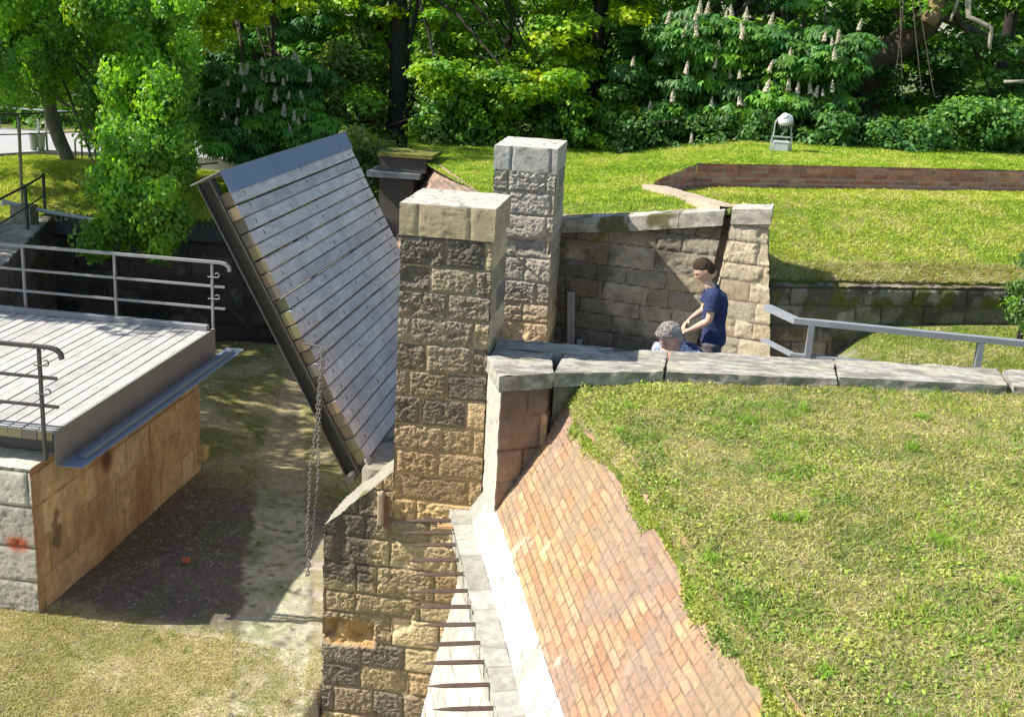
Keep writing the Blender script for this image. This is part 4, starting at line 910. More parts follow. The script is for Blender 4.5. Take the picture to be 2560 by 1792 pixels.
# ================================================================== TREES
LEAFK = 1.65
KEEP = [(940, 1062, 26.9, 365), (1452, 1548, 27.9, 300)]
def boxpts(regs, n, seed):
    """clump centres drawn from regions (x0,y0,x1,y1,Ya,Yb,weight) seen against the photo but spread over a real depth range"""
    r = np.random.default_rng(seed); ws = np.array([(q[2]-q[0])*(q[3]-q[1])*q[6] for q in regs], float); ws /= ws.sum(); out = []
    for i in r.choice(len(regs), n, p=ws):
        q = regs[i]; x_, y_, Y_ = r.uniform(q[0], q[2]), r.uniform(q[1], q[3]), r.uniform(q[4], q[5])
        for a, b, Yt, yb in KEEP:                       # keep the tall trunks mostly free of leaves
            if a < x_ < b and y_ < yb and Y_ < Yt+.4 and r.random() < .85: x_ = a-30 if r.random() < .5 else b+30
        out.append(PY(x_, y_, Y_))
    return np.array(out)
def ellpts(c, rad, n, seed, bias=.5):
    r = np.random.default_rng(seed); d = unit(r.normal(size=(n, 3))); return np.array(c)+d*(r.uniform(0, 1, n)**bias)[:, None]*np.array(rad)
def crown_mesh(ctrs, per, cr, flat, L, Wd, pal, seed, kind='leaf', up=.8, droop=.3, accent=None, colorf=None):
    pal = np.array(pal)*LEAFK
    r = np.random.default_rng(seed); pal = np.array(pal); k = len(ctrs); n = per*k
    ci = np.repeat(np.arange(k), per); d = unit(r.normal(size=(n, 3))); rad = r.uniform(0, 1, n)**.45
    sc = cr*r.uniform(.6, 1.35, k)[ci]; P = ctrs[ci]+d*rad[:, None]*sc[:, None]*np.array([1, 1, flat])
    cb = r.uniform(0, 1, k); base = pal[(cb[ci]*len(pal)).astype(int)]*r.uniform(.75, 1.25, (n, 1)); hue = r.uniform(-1, 1, (n, 1)); base = base*np.concatenate([1+.25*hue, 1+.06*hue, 1-.2*hue], 1)
    if accent is not None: am = r.uniform(0, 1, k)[ci] < accent[0]; base[am] = np.array(accent[1])*r.uniform(.8, 1.2, (am.sum(), 1))
    N = d*np.array([1, 1, .6])+np.array([0, 0, up])+r.normal(size=(n, 3))*.45
    if kind == 'leaf': return leafcloud(P, N, L, Wd, base, seed+1, droop)
    # palmate leaves: several leaflets radiating and drooping from one point
    m = 6; N = unit(N*np.array([.6, .6, 1])+np.array([0, -.15, .5])); a0 = r.uniform(0, 6.28, n); t = unit(np.cross(N, np.tile((1., .3, .2), (n, 1)))); s = np.cross(N, t)
    ang = (a0[:, None]+np.linspace(-2.2, 2.2, m)[None]).ravel(); T = np.repeat(t, m, 0)*np.cos(ang)[:, None]+np.repeat(s, m, 0)*np.sin(ang)[:, None]
    T[:, 2] -= .55; T = unit(T); NN = np.repeat(N, m, 0); S = unit(np.cross(NN, T)); NN = np.cross(T, S); PP = np.repeat(P, m, 0)
    ll = (L*np.repeat(r.uniform(.75, 1.2, n), m)*np.tile([.7, .9, 1, 1, .9, .7], n))[:, None]; ww = ll*.36
    V = np.stack([PP, PP+T*ll*.6+S*ww/2+NN*ww*.15, PP+T*ll-[0, 0, 1]*ll*.12, PP+T*ll*.6-S*ww/2+NN*ww*.15], 1).reshape(-1, 3)
    i = np.arange(n*m)*4; return V, np.vstack([np.stack([i, i+1, i+2], 1), np.stack([i, i+2, i+3], 1)]), np.repeat(np.repeat(base, m, 0), 4, 0)
BARK = (.075, .06, .045)
def limb(mb, pts, r0, r1, c=BARK, k=8, seed=0, sub=4):
    r = random.Random(seed); pts = [np.array(p, float) for p in pts]; out = []
    for i in range(len(pts)-1):
        for j in range(sub): t = j/sub; out.append(pts[i]*(1-t)+pts[i+1]*t)
    out.append(pts[-1]); n = len(out); L = np.linalg.norm(out[-1]-out[0]); out = [p+np.array([r.uniform(-1, 1), r.uniform(-1, 1), 0])*r0*.22*(0 < i < n-1) for i, p in enumerate(out)]
    rs = [(r0+(r1-r0)*i/(n-1))*r.uniform(.93, 1.08) for i in range(n)]; rs[0] *= 1.25; mb.tube(out, rs, c, k)
def tree(name, label, cat, trunk, r0, ctrs, per, cr, flat, L, Wd, pal, seed, kind='leaf', group=None, bark=BARK, limbs=14, extra=None, **kw):
    base = np.array(trunk[0], float); t = thing(name, label, cat, tuple(base), group)
    mb = MB(); limb(mb, trunk, r0, r0*.45, bark, 10, seed)
    r = random.Random(seed); tp = [np.array(p, float) for p in trunk]
    for q in range(limbs):
        c = ctrs[r.randrange(len(ctrs))]; f = r.uniform(.35, 1); i = min(int(f*(len(tp)-1)), len(tp)-2); s = tp[i]+(tp[i+1]-tp[i])*r.random(); mid = (s+c)/2+np.array([0, 0, .25]); limb(mb, [s, mid, c], r0*.26, .012, bark, 5, seed+q, 3)
    for e in extra or []: limb(mb, *e)
    mb.build('trunk', M_BARK, t, True)
    parts = crown_mesh(ctrs, per, cr, flat, L, Wd, pal, seed, kind, **kw); raw('crown', parts[0], parts[1], parts[2], M_LEAF, t); return t

LIME = [(.10, .21, .028), (.14, .27, .03), (.065, .15, .024), (.18, .32, .03), (.085, .18, .026)]
regs = [(-260, -520, 500, 20, 20.5, 25.5, .55), (-60, 0, 470, 230, 20.5, 25, 1.5), (225, 200, 470, 330, 20.3, 23.5, 1.9), (270, 320, 470, 440, 20.2, 22.9, 1.7), (300, 420, 450, 500, 19.9, 21.6, 1.5), (330, 440, 400, 540, 19.9, 21, 1.6), (255, 440, 300, 520, 20, 21, .9), (255, 500, 330, 590, 19.9, 20.7, 2.2), (320, 500, 440, 575, 19.9, 20.9, 2.0), (225, 560, 262, 606, 20, 20.4, 1.6), (390, 575, 412, 622, 20, 20.4, 2.2), (-60, 130, 120, 225, 21, 24, 1.3)]
lime_c = boxpts(regs, 430, 5)
lt = tree('lime_tree', 'large bright green lime tree at left with leaning bare trunk and long drooping branches', 'tree', [(-13.55, 25.2, .55), (-13.9, 25.2, 1.6), (-14.25, 25.2, 2.9), (-14.2, 25.1, 4.6), (-13.8, 24.9, 6.5), (-13.5, 24.5, 9)], .17, lime_c, 235, .36, 1.05, .105, .085, LIME, 7,
          bark=(.17, .16, .12), limbs=26, up=.35, droop=.9, accent=(.04, (.26, .38, .02)),
          extra=[([(-14.2, 25.1, 3.6), tuple(PY(200, 190, 23.5)), tuple(PY(285, 255, 22))], .05, .012, BARK, 6, 3, 4), ([(-14.2, 25.1, 3.6), tuple(PY(115, 165, 23.5)), tuple(PY(95, 160, 23))], .05, .012, BARK, 6, 4, 4)])
# the same avenue continues outside the frame on the left: it throws the dappled shade into the moat
off = np.vstack([ellpts((-14.2, 15.6, 5.4), (2.4, 1.5, 1.4), 34, 91), ellpts((-16.6, 18.4, 6.2), (3.3, 2.6, 2.0), 70, 92), ellpts((-17.5, 22.0, 6.8), (3.0, 2.5, 2.2), 60, 93)])
tree('lime_tree', 'leafy lime tree standing beyond the left edge, throwing dappled shade over the moat', 'tree', [(-17.2, 18.6, .3), (-17.1, 18.5, 2.6), (-16.8, 18.4, 5), (-16.6, 18.3, 8)], .22, off, 120, .55, .6, .16, .14, LIME, 17, limbs=18, up=.4, droop=.6)

FL_R = [(100, 140), (110, 220), (165, 215), (20, 225), (305, 100), (345, 85), (440, 115), (415, 190), (410, 240), (230, 435), (335, 500), (395, 505), (735, 300), (735, 350), (960, 255), (1015, 280), (1055, 265), (1190, 180), (590, 460), (525, 600), (570, 600), (620, 580), (720, 590), (785, 600), (870, 605), (900, 630), (955, 620), (1015, 595), (210, 690), (350, 680), (400, 685), (430, 690), (1080, 390), (1385, 850), (1440, 930), (1100, 790), (160, 960), (75, 930), (240, 985), (845, 375), (600, 150), (180, 70), (130, 70), (30, 130), (265, 310), (40, 470), (1030, 380), (985, 790)]
FLR = [(1700+.3746*a, .3746*b) for a, b in FL_R]+[(850+.3746*a, .3746*b) for a, b in ((2185, 135), (1950, 420), (2065, 715), (1825, 990), (2105, 990), (2230, 990), (2215, 660), (1870, 640))]
FL_L = [(375, 980), (515, 975), (650, 790), (805, 850), (745, 1000), (625, 1100), (980, 740), (1015, 760), (1080, 750), (1180, 785), (1215, 740), (1100, 935), (1225, 915), (1360, 910), (930, 1015), (965, 1040), (825, 1070), (1185, 1080), (895, 1140), (655, 1215), (550, 1270), (725, 1300), (860, 1280), (1020, 1220), (1285, 1130), (1330, 1160), (1380, 1120), (1260, 1270), (815, 680), (1270, 540), (1330, 590), (775, 690), (725, 1165), (990, 600), (1430, 750)]
FLL = [(400+.2613*a, .2613*b) for a, b in FL_L]
def candle_mesh():
    r = np.random.default_rng(3); n = 130; h = r.uniform(0, 1, n)**1.2; rad = .045*(1-h)**.7+.006; a = r.uniform(0, 6.28, n)
    P = np.column_stack([np.cos(a)*rad, np.sin(a)*rad, h*.24]); N = np.column_stack([np.cos(a), np.sin(a), np.full(n, .4)])
    return leafcloud(P, N, .034, .034, np.tile((.72, .66, .55), (n, 1))*r.uniform(.5, 1.15, (n, 1)), 5, 0)
CM = None
def candles(t, pts, Y, seed):
    global CM
    r = random.Random(seed); loc = Vector(t.location)
    for x, y in pts:
        p = Vector(PY(x, y+9, Y+r.uniform(-.35, .25)))
        if CM is None:
            V, T, C = candle_mesh(); o = raw('flower_candle', V, T, C, M_PETAL); CM = o
        else: o = CM.copy(); COL.objects.link(o)
        o.parent = t; o.location = p-loc; o.rotation_euler = (r.uniform(-.25, .25), r.uniform(-.25, .25), r.uniform(0, 6)); s = r.uniform(.65, 1.15); o.scale = (s*r.uniform(.8, 1.2), s, s)
CH = [(.07, .16, .035), (.09, .20, .035), (.055, .13, .035), (.13, .27, .03)]
def sprays(pts, Y, seed, dy=22):
    r = random.Random(seed); return np.array([PY(x+r.uniform(-14, 14), y+dy+r.uniform(-4, 10), Y+r.uniform(-.2, .4)) for x, y in pts])
# horse chestnut on the right
cr_reg = [(1530, -300, 2050, 60, 26.2, 29.5, .7), (1545, 40, 2090, 250, 26.6, 28.8, 1.3), (1560, 230, 2080, 350, 26.2, 27.8, 1.5), (2020, 60, 2140, 180, 26.2, 27, 1.0)]
cc = np.vstack([boxpts(cr_reg, 150, 23), sprays(FLR, 26.0, 3), sprays(FLR, 26.2, 4, 34)])
t = tree('horse_chestnut', 'flowering horse chestnut with many pale candles behind the floodlight', 'tree', [(2.2, 28.6, 2.2), (2.1, 28.6, 4), (2.4, 28.5, 6.5), (2.6, 28.4, 9)], .20, cc, 62, .52, .42, .21, .08, CH, 31, kind='palm', limbs=20, up=1.0)
candles(t, FLR, 25.75, 5)
# horse chestnut on the left, mostly in shade
cl_reg = [(430, -250, 900, 120, 26.5, 29.5, .7), (440, 100, 830, 330, 25.8, 28, 1.3), (540, 300, 880, 420, 25.0, 26.6, 1.4), (470, 330, 560, 410, 24.6, 25.8, .8)]
cc = np.vstack([boxpts(cl_reg, 150, 33), sprays(FLL, 25.4, 6), sprays(FLL, 25.6, 7, 34)])
t = tree('horse_chestnut', 'shaded horse chestnut with pale candles above the raised drawbridge', 'tree', [(-10.3, 27.6, .5), (-10.3, 27.6, 2.4), (-10.6, 27.5, 4.4), (-10.9, 27.3, 8.5)], .20, cc, 62, .52, .42, .20, .075, [(.055, .14, .04), (.075, .18, .04), (.11, .25, .035)], 37, kind='palm', limbs=18, up=1.0)
candles(t, FLL, 25.0, 8)
# maple with thick dark trunk behind the pilaster
MAP = [(.10, .20, .016), (.14, .24, .016), (.075, .15, .018), (.19, .29, .014)]
mr = [(820, -260, 1560, 40, 25.6, 29, .6), (830, 0, 1000, 330, 26.6, 28.5, .55), (1000, 30, 1500, 240, 25.6, 28, .9), (1050, 160, 1420, 260, 25, 26, .9)]
cc = boxpts(mr, 210, 43)
tree('maple_tree', 'tall maple with thick dark trunk and yellow-green leaves behind the moss-capped pilaster', 'tree', [(-6.35, 27, -.3), (-6.42, 27, 1.6), (-6.55, 27, 4.8), (-6.7, 27, 7.5), (-6.7, 27, 11)], .28, cc, 170, .50, .32, .13, .12, MAP, 47, bark=(.05, .042, .035), limbs=26, up=1.1, droop=.2, accent=(.13, (.34, .44, .012)))
# golden young foliage near the top left
cc = np.vstack([boxpts([(500, -60, 700, 50, 24.5, 25.5, 1), (510, 40, 560, 110, 24.6, 25.2, 1), (700, -30, 780, 30, 24.6, 25.6, .6)], 34, 53)])
tree('maple_tree', 'slender maple with golden yellow leaves at the top above the shaded chestnut', 'tree', [(-9.2, 26.3, .5), (-9.1, 26, 3), (-9.0, 25.6, 5.0), (-8.9, 25.4, 6.8)], .07, cc, 120, .34, .45, .12, .10, [(.25, .32, .012), (.30, .36, .012), (.19, .26, .015)], 57, limbs=12, up=.9)
# oak with forked dark trunk in the centre
cc = boxpts([(1240, -300, 1640, 60, 27.6, 31, .7), (1330, 40, 1620, 300, 28.6, 30.5, .9), (1560, 0, 1700, 330, 28, 30, .6)], 120, 63)
tree('oak_tree', 'dark-trunked oak with a long side branch between the maple and the flowering chestnut', 'tree', [(-2.05, 28, 1.8), (-2.1, 28, 3.2), (-2.0, 28, 5.1), (-1.9, 28, 9)], .23, cc, 150, .55, .5, .12, .10, [(.07, .15, .02), (.09, .19, .02), (.13, .24, .02)], 67, bark=(.045, .038, .032), limbs=16, up=.8,
     extra=[([(-2.1, 28, 3.6), tuple(PY(1405, 97, 27.8)), tuple(PY(1330, 72, 27.6))], .10, .04, (.045, .038, .032), 7, 5, 4), ([tuple(PY(1440, 260, 28.4)), tuple(PY(1437, 130, 28.4)), tuple(PY(1442, 0, 28.4)), tuple(PY(1450, -120, 28.4))], .09, .06, (.045, .038, .032), 7, 6, 4)])
# shrub belt behind the upper lawn
SH = [(.07, .16, .022), (.10, .21, .022), (.055, .125, .022), (.15, .27, .02)]
def shrub(label, regs_, n, seed, pal=SH, per=150, cr=.42, flat=.55, L=.11, Wd=.09, kind='leaf', grp='bushes behind the upper lawn', name='bush', **kw):
    c = boxpts(regs_, n, seed); b = c.mean(0); z0 = c[:, 2].min()-.3
    return tree(name, label, 'bush', [(b[0], b[1]+.3, z0), (b[0]+.1, b[1]+.3, z0+.7), (b[0], b[1]+.3, b[2])], .05, c, per, cr, flat, L, Wd, pal, seed, kind=kind, group=grp, limbs=16, **kw)
shrub('bright green bush along the lawn edge between the two gate pillars in the photo', [(1040, 230, 1260, 365, 25.2, 27, 1)], 70, 71)
shrub('bright green bush just right of the far gate pillar', [(1240, 220, 1600, 372, 25.6, 27.5, 1)], 95, 72, accent=(.15, (.25, .36, .02)))
shrub('dull brownish green thicket between raised drawbridge and thick maple trunk', [(790, 60, 985, 390, 26, 28.5, 1), (860, 300, 985, 520, 23.5, 25.5, 1)], 90, 73, [(.10, .14, .04), (.075, .11, .03), (.13, .17, .05)], 130)
shrub('dark bush under the flowering chestnut beside the floodlight', [(1540, 290, 2110, 372, 25.2, 26.8, 1)], 80, 74, [(.045, .10, .025), (.06, .13, .03)], 130)
shrub('low bush with palmate leaves at the lawn edge right of the floodlight', [(2080, 300, 2360, 380, 25.2, 26.6, 1)], 60, 75, [(.05, .12, .03), (.07, .15, .03)], 110)
shrub('mid green bush at the far right end of the lawn edge', [(2330, 260, 2620, 385, 26, 27.6, 1)], 70, 76, [(.06, .14, .03), (.085, .18, .03)], 130)
shrub('small leafy bush growing at the right edge of the sunken lawn above the mossy wall', [(2540, 620, 2640, 830, 15.6, 16.6, 1)], 22, 77, [(.07, .14, .02), (.10, .20, .02), (.05, .10, .02)], 150, .20, .7, .045, .035, grp=None)
# big old tree on the right with hanging vines
cc = boxpts([(2060, -300, 2700, 20, 27, 31, .6), (2080, 0, 2330, 280, 28, 30.5, .9), (2320, 90, 2640, 300, 27.6, 30, 1.0)], 170, 83)
bw_ = (.10, .075, .05)
tree('old_tree', 'old tree at right with a massive brown trunk, pale bent branches and hanging vines', 'tree', [(4.1, 28.6, 2.0), (4.15, 28.5, 4.0), tuple(PY(2325, 60, 28.0)), tuple(PY(2350, -20, 28.0)), tuple(PY(2370, -200, 28.0))], .42, cc, 150, .5, .35, .14, .11, [(.045, .10, .022), (.06, .14, .022), (.10, .21, .02), (.035, .08, .02)], 87, bark=bw_, limbs=10, up=1.2, droop=.1,
     extra=[([tuple(PY(2345, -60, 27.4)), tuple(PY(2345, 0, 27.2)), tuple(PY(2318, 58, 27.1))], .20, .17, (.26, .18, .10), 10, 5, 3),
            ([tuple(PY(2425, -60, 27)), tuple(PY(2422, 42, 26.8)), tuple(PY(2478, 70, 26.8)), tuple(PY(2475, 125, 26.8))], .07, .04, (.38, .34, .26), 7, 6, 3),
            ([tuple(PY(2402, -30, 27)), tuple(PY(2390, 20, 26.9)), tuple(PY(2376, 55, 26.9))], .05, .02, (.36, .32, .25), 6, 7, 3), ([tuple(PY(2510, 205, 26.6)), tuple(PY(2560, 204, 26.6))], .03, .04, (.42, .38, .30), 6, 8, 2)]
           +[([tuple(PY(x0, -40, 26.8)), tuple(PY(x0+dx*.4, 80, 26.8)), tuple(PY(x0+dx, 200+dx, 26.8)), tuple(PY(x0+dx*1.4, 240, 26.8))], .016, .007, (.13, .11, .08), 5, 20+i, 6) for i, (x0, dx) in enumerate(((2250, 5), (2262, -22), (2278, 26), (2292, 44)))])
# dark wood closing the view, one mass
def wood(name, label, boxes, n, per, seed, L=.26, pal=((.055, .12, .025), (.085, .18, .03), (.16, .28, .035)), cr=1.0):
    r = np.random.default_rng(seed); C = []
    for (x0, x1, y0, y1, z0, z1), w in boxes:
        k = int(n*w); C.append(np.column_stack([r.uniform(x0, x1, k), r.uniform(y0, y1, k), r.uniform(z0, z1, k)]))
    V, T, Cc = crown_mesh(np.vstack(C), per, cr, .6, L, L*.8, list(pal), seed+1, up=.7)
    tag(raw(name, V, T, Cc, M_LEAF), label, 'wood', kind='stuff')
wood('far_woodland', 'dense dark green woodland closing the background', [((-26, 16, 33, 36, .3, 8), .55), ((-28, 18, 37, 44, .5, 14), .6)], 900, 120, 303)
for i, (x, y, r0) in enumerate(((-16.2, 31.5, .14), (-15.8, 31.8, .10), (-12.7, 31, .12), (-8.2, 30.5, .10), (-4.6, 31, .13), (.4, 31, .12), (7.5, 31, .2))):
    mb = MB(); limb(mb, [(x, y, .2), (x+random.uniform(-.2, .2), y, 3), (x+random.uniform(-.4, .4), y, 7), (x, y, 11)], r0, r0*.5, (.04, .034, .028), 7, i)
    for q in range(5): z = random.uniform(2, 7); limb(mb, [(x, y, z), (x+random.uniform(-1.5, 1.5), y-.3, z+.9), (x+random.uniform(-2.4, 2.4), y, z+1.6)], r0*.35, .015, (.04, .034, .028), 5, i*7+q, 3)
    t = thing('bare_trunk', ['thin dark trunk left of the leaning lime trunk, beyond the road', 'second thin dark trunk close to the leaning lime trunk, beyond the road', 'dark trunk beyond the road behind the hanging lime branches', 'dark trunk behind the shaded chestnut', 'dark trunk right of the thick maple trunk', 'dark trunk behind the oak and left of the flowering chestnut', 'dark trunk at far right behind the old tree'][i], 'tree trunk', (x, y, .2), 'trunks standing in the wood')
    mb.build('trunk', M_BARK, t, True)

# ================================================================== GRASS
def scatter(poly, n, seed, zf, dens=None):
    r = np.random.default_rng(seed); P = np.array(poly)[:, :2]; x0, y0 = P.min(0); x1, y1 = P.max(0); X = r.uniform(x0, x1, n*3); Y = r.uniform(y0, y1, n*3)
    ok = inpoly(X, Y, poly); X, Y = X[ok], Y[ok]; px_, py_ = PRJ(np.column_stack([X, Y, zf(X, Y)])); ok = (px_ > -450) & (px_ < 3500) & (py_ < 2300); X, Y = X[ok], Y[ok]
    if dens is not None: k = r.uniform(0, 1, len(X)) < dens(X, Y); X, Y = X[k], Y[k]
    X, Y = X[:n], Y[:n]; return np.column_stack([X, Y, zf(X, Y)])
def gcol(P, cols, s, j=.25):
    r = np.random.default_rng(s); t = fbm(P, 1.4, s, 3)*.55+fbm(P, 7, s+1, 2)*.45; t = np.clip((t-.36)/.28, 0, .999)+r.uniform(-.18, .18, len(P)); t = np.clip(t, 0, .999)*(len(cols)-1); i = t.astype(int); f = (t-i)[:, None]; cols = np.array(cols)
    return (cols[i]*(1-f)+cols[np.minimum(i+1, len(cols)-1)]*f)*r.uniform(1-j, 1+j, (len(P), 1))
def grass(name, label, parts):
    V, T, C = merge(parts); tag(raw(name, V, T, C, M_GRASS), label, 'grass', kind='stuff')
parts = []
P = scatter(NEAR_POLY, 190000, 1, nl_z); P[:, 2] -= .004
parts.append(blades(P, .034, .0072, 1.3, gcol(P, [(.17, .27, .04), (.31, .37, .07), (.46, .46, .12), (.58, .52, .26), (.38, .43, .08)], 401, .3), 1, .7))
P = scatter(NEAR_POLY, 76000, 2, nl_z); P[:, 2] += .002                                    # dead straw lying flat
parts.append(blades(P, .055, .0045, 1.62, gcol(P, [(.32, .29, .13), (.48, .43, .25), (.40, .34, .17)], 405, .3), 2, .05))
P = scatter(NEAR_POLY, 26000, 3, nl_z, lambda X, Y: sst(fbm(np.column_stack([X, Y, X*0]), 1.9, 411, 3), .56, .62)); parts.append(blades(P, .085, .006, .7, gcol(P, [(.12, .26, .02), (.20, .34, .03), (.26, .36, .03)], 406), 3, .6))
V_ = fbm; tuft = []
rt = np.random.default_rng(8); tc_ = scatter(NEAR_POLY, 26, 9, nl_z)
for q in tc_: k = 60; a = rt.normal(size=(k, 2))*.035; tuft.append(np.column_stack([q[0]+a[:, 0], q[1]+a[:, 1], np.full(k, q[2])]))
P = np.vstack(tuft); parts.append(blades(P, .09, .006, .7, gcol(P, [(.18, .36, .03), (.28, .44, .04)], 407), 4, .7))
grass('lawn_grass', 'patchy sunlit grass with dead straw on the near rampart', parts)
# stonecrop cushions along the brick edge
def cushion_d(X, Y):
    p = (X-A0[0])*DP[0]+(Y-A0[1])*DP[1]; s = (X-A0[0])*DT[0]+(Y-A0[1])*DT[1]; w = .55-.25*sst(s, 1.5, 3)+.12*np.sin(s*2.1); return (1-sst(p-.93, w*.8, w*2.2))*(.4+.6*sst(fbm(np.column_stack([X, Y, X*0]), 3.2, 421, 3), .42, .5))
P = scatter(NEAR_POLY, 70000, 5, nl_z, cushion_d); r5 = np.random.default_rng(6); bump_ = .05*sst(fbm(P, 6, 422, 2), .35, .6); P[:, 2] += r5.uniform(0, 1, len(P))*bump_+.004
se = r5.uniform(.9, 8.6, 30000); pe = nl_edge(se)-np.abs(r5.normal(size=30000))*.016*(.3+1.4*sst(vn(np.column_stack([se*2.3, se*0, se*0+3])), .3, .7)); EQ = A0+DT*se[:, None]+DP*pe[:, None]; EP = np.column_stack([EQ, .315+(pe-.36)*1.494+r5.uniform(0, .03, 30000)])
k5 = r5.uniform(0, 1, 30000) < .25+.75*sst(vn(np.column_stack([se*5, se*0, se*0+7])), .35, .6); P = np.vstack([P, EP[k5]])
N = r5.normal(size=P.shape)*.7+[0, 0, .7]; C = gcol(P, [(.19, .27, .05), (.30, .37, .07), (.40, .43, .12), (.13, .22, .05)], 423, .3); lf = leafcloud(P, N, .026, .019, C, 7, -.2)
P2 = scatter(NEAR_POLY, 44000, 15, nl_z, lambda X, Y: .12+.88*sst(fbm(np.column_stack([X, Y, X*0]), 1.6, 431, 3), .46, .58)); C2 = gcol(P2, [(.16, .27, .04), (.28, .39, .06), (.40, .46, .10)], 433, .3); lf2 = leafcloud(P2+[0, 0, .01], r5.normal(size=P2.shape)*.5+[0, 0, 1.], .035, .022, C2, 8, 0)
grass('stonecrop', 'yellow-green stonecrop cushions along the top of the brick slope', [lf, lf2])
# far lawns
parts = []
P = scatter(sun_poly, 120000, 11, su_z); parts.append(blades(P, .05, .011, 1.0, gcol(P, [(.26, .36, .03), (.36, .45, .04), (.46, .50, .09), (.52, .50, .17)], 441), 5, .6))
P = scatter([(1.35, 16.4), (4.95, 17.6), (9.5, 19.1), (9.4, 19.7), (4.8, 18.2), (1.3, 17.0)], 26000, 12, su_z); parts.append(blades(P, .09, .008, 1.5, gcol(P, [(.46, .42, .22), (.50, .44, .27), (.30, .24, .10)], 442), 6, .4))
grass('sunken_grass', 'bright mown grass on the sunken lawn in front of the brick wall', parts)
parts = []; tp_ = [(-2.45, 17.35), (.78, 16.62), S1, S2, Bc, B2, B3, (12, 28.5), (-6, 26), (-4.95, 22.3), (-3.4, 19.2)]
P = scatter(tp_, 150000, 13, te_z); parts.append(blades(P, .06, .012, .9, gcol(P, [(.18, .30, .025), (.27, .40, .03), (.37, .47, .05), (.48, .50, .12)], 451), 7, .6))
P = scatter([(-2.4, 17.3), (.75, 16.6), (.75, 17.0), (-2.4, 17.9)], 9000, 14, te_z); parts.append(blades(P, .07, .007, 1.5, gcol(P, [(.44, .39, .22), (.52, .46, .28)], 452), 8, .3))
P = scatter([(2.7, 13.6), (9, 13.9), (9, 18.6), (4.9, 17.3), (2.7, 16.5)], 26000, 21, pa_z); parts.append(blades(P, .05, .010, 1.1, gcol(P, [(.22, .28, .03), (.34, .36, .09), (.46, .42, .2)], 453), 12, .5))
grass('terrace_grass', 'green mown grass on the upper terrace behind the pillars', parts)
bk_ = [(-12.3, 21.95), (-8.4, 22.6), (-5.6, 22.7), (-6.5, 27), (-12.8, 27.8), (-15.2, 26.8), (-17, 22), (-13.6, 18)]
P = scatter(bk_, 90000, 16, fb_z); grass('bank_grass', 'sunlit yellow-green grass on the bank beyond the moat', [blades(P, .08, .014, .95, gcol(P, [(.26, .35, .03), (.38, .46, .045), (.50, .52, .1)], 461), 9, .6)])
def mo_d(X, Y):
    xl = np.interp(Y, SL[:, 1], SL[:, 0]); xr = np.interp(Y, SRt[:, 1], SRt[:, 0]); ins = (X > xl-.02) & (X < xr)
    g1 = np.where(Y < 11.5, .9, np.where(Y < 15, .10, .9)); return np.where(ins, .12, g1*(.25+.75*sst(fbm(np.column_stack([X, Y, X*0]), 1.7, 471, 3), .38, .55)))
P = scatter(moat_poly, 150000, 18, fl_z, mo_d); P9 = scatter([(-7.6, 8.6), (-3.1, 8.6), (-3.3, 11.35), (-8, 11.35)], 70000, 28, fl_z, lambda X, Y: .3+.7*sst(fbm(np.column_stack([X, Y, X*0]), 1.9, 475, 3), .40, .52))
grass('moat_grass', 'short dry grass growing on the moat floor', [blades(P9, .032, .006, 1.4, gcol(P9, [(.20, .26, .05), (.42, .38, .18), (.56, .48, .30), (.36, .36, .12), (.50, .42, .25)], 476), 13, .5), blades(P, .035, .007, 1.25, gcol(P, [(.18, .25, .035), (.36, .34, .13), (.50, .44, .24), (.28, .31, .08), (.42, .37, .19)], 472), 10, .6)])
# gravel on the shaded floor
P = scatter([(-6.6, 11.3), (-4.6, 11.3), (-6, 16.2), (-6.6, 16.2)], 1700, 19, fl_z); r5 = np.random.default_rng(9)
C = np.array([(.22, .19, .17), (.34, .31, .28), (.16, .12, .11), (.13, .105, .10)])[r5.integers(0, 4, len(P))]; sz = r5.uniform(.006, .022, (len(P), 1))
Q = np.array([(1, 0, 0), (0, 1, 0), (-1, 0, 0), (0, -1, 0), (0, 0, .6)], float); V = (P[:, None, :]+Q[None]*sz[:, :, None]*r5.uniform(.6, 1.3, (len(P), 5, 1))).reshape(-1, 3); i = np.arange(len(P))*5
T = np.vstack([np.stack([i+a, i+(a+1) % 4, i+4], 1) for a in range(4)]); tag(raw('gravel', V, T, np.repeat(C, 5, 0), M_EARTH), 'scattered pale gravel on the shaded moat floor', 'gravel', kind='stuff')

# ================================================================== PEOPLE
def skinned(name, verts, edges, root, levels=2, smooth=True):
    """verts: {key: (x,y,z, rx, ry)}; returns evaluated (V, faces)"""
    keys = list(verts); ix = {k: i for i, k in enumerate(keys)}
    me = bpy.data.meshes.new(name); me.from_pydata([verts[k][:3] for k in keys], [(ix[a], ix[b]) for a, b in edges], []); o = bpy.data.objects.new(name, me); COL.objects.link(o)
    md = o.modifiers.new('skin', 'SKIN'); md.use_smooth_shade = True; md.branch_smoothing = .6
    lay = me.skin_vertices[0].data if me.skin_vertices else None
    if lay is None: raise RuntimeError('no skin layer')
    for k in keys:
        v = verts[k]; lay[ix[k]].radius = (v[3], v[4] if len(v) > 4 else v[3]); lay[ix[k]].use_root = (k == root)
    sb_ = o.modifiers.new('sub', 'SUBSURF'); sb_.levels = levels; sb_.render_levels = levels
    dg = bpy.context.evaluated_depsgraph_get(); dg.update(); ev = o.evaluated_get(dg); m2 = ev.to_mesh()
    V = np.array([tuple(v.co) for v in m2.vertices]); Fc = [tuple(p.vertices) for p in m2.polygons]; ev.to_mesh_clear()
    bpy.data.objects.remove(o); bpy.data.meshes.remove(me); return V, Fc
def xf(P, o, R, s=1.0): return np.asarray(P, float)@R.T*s+np.asarray(o)
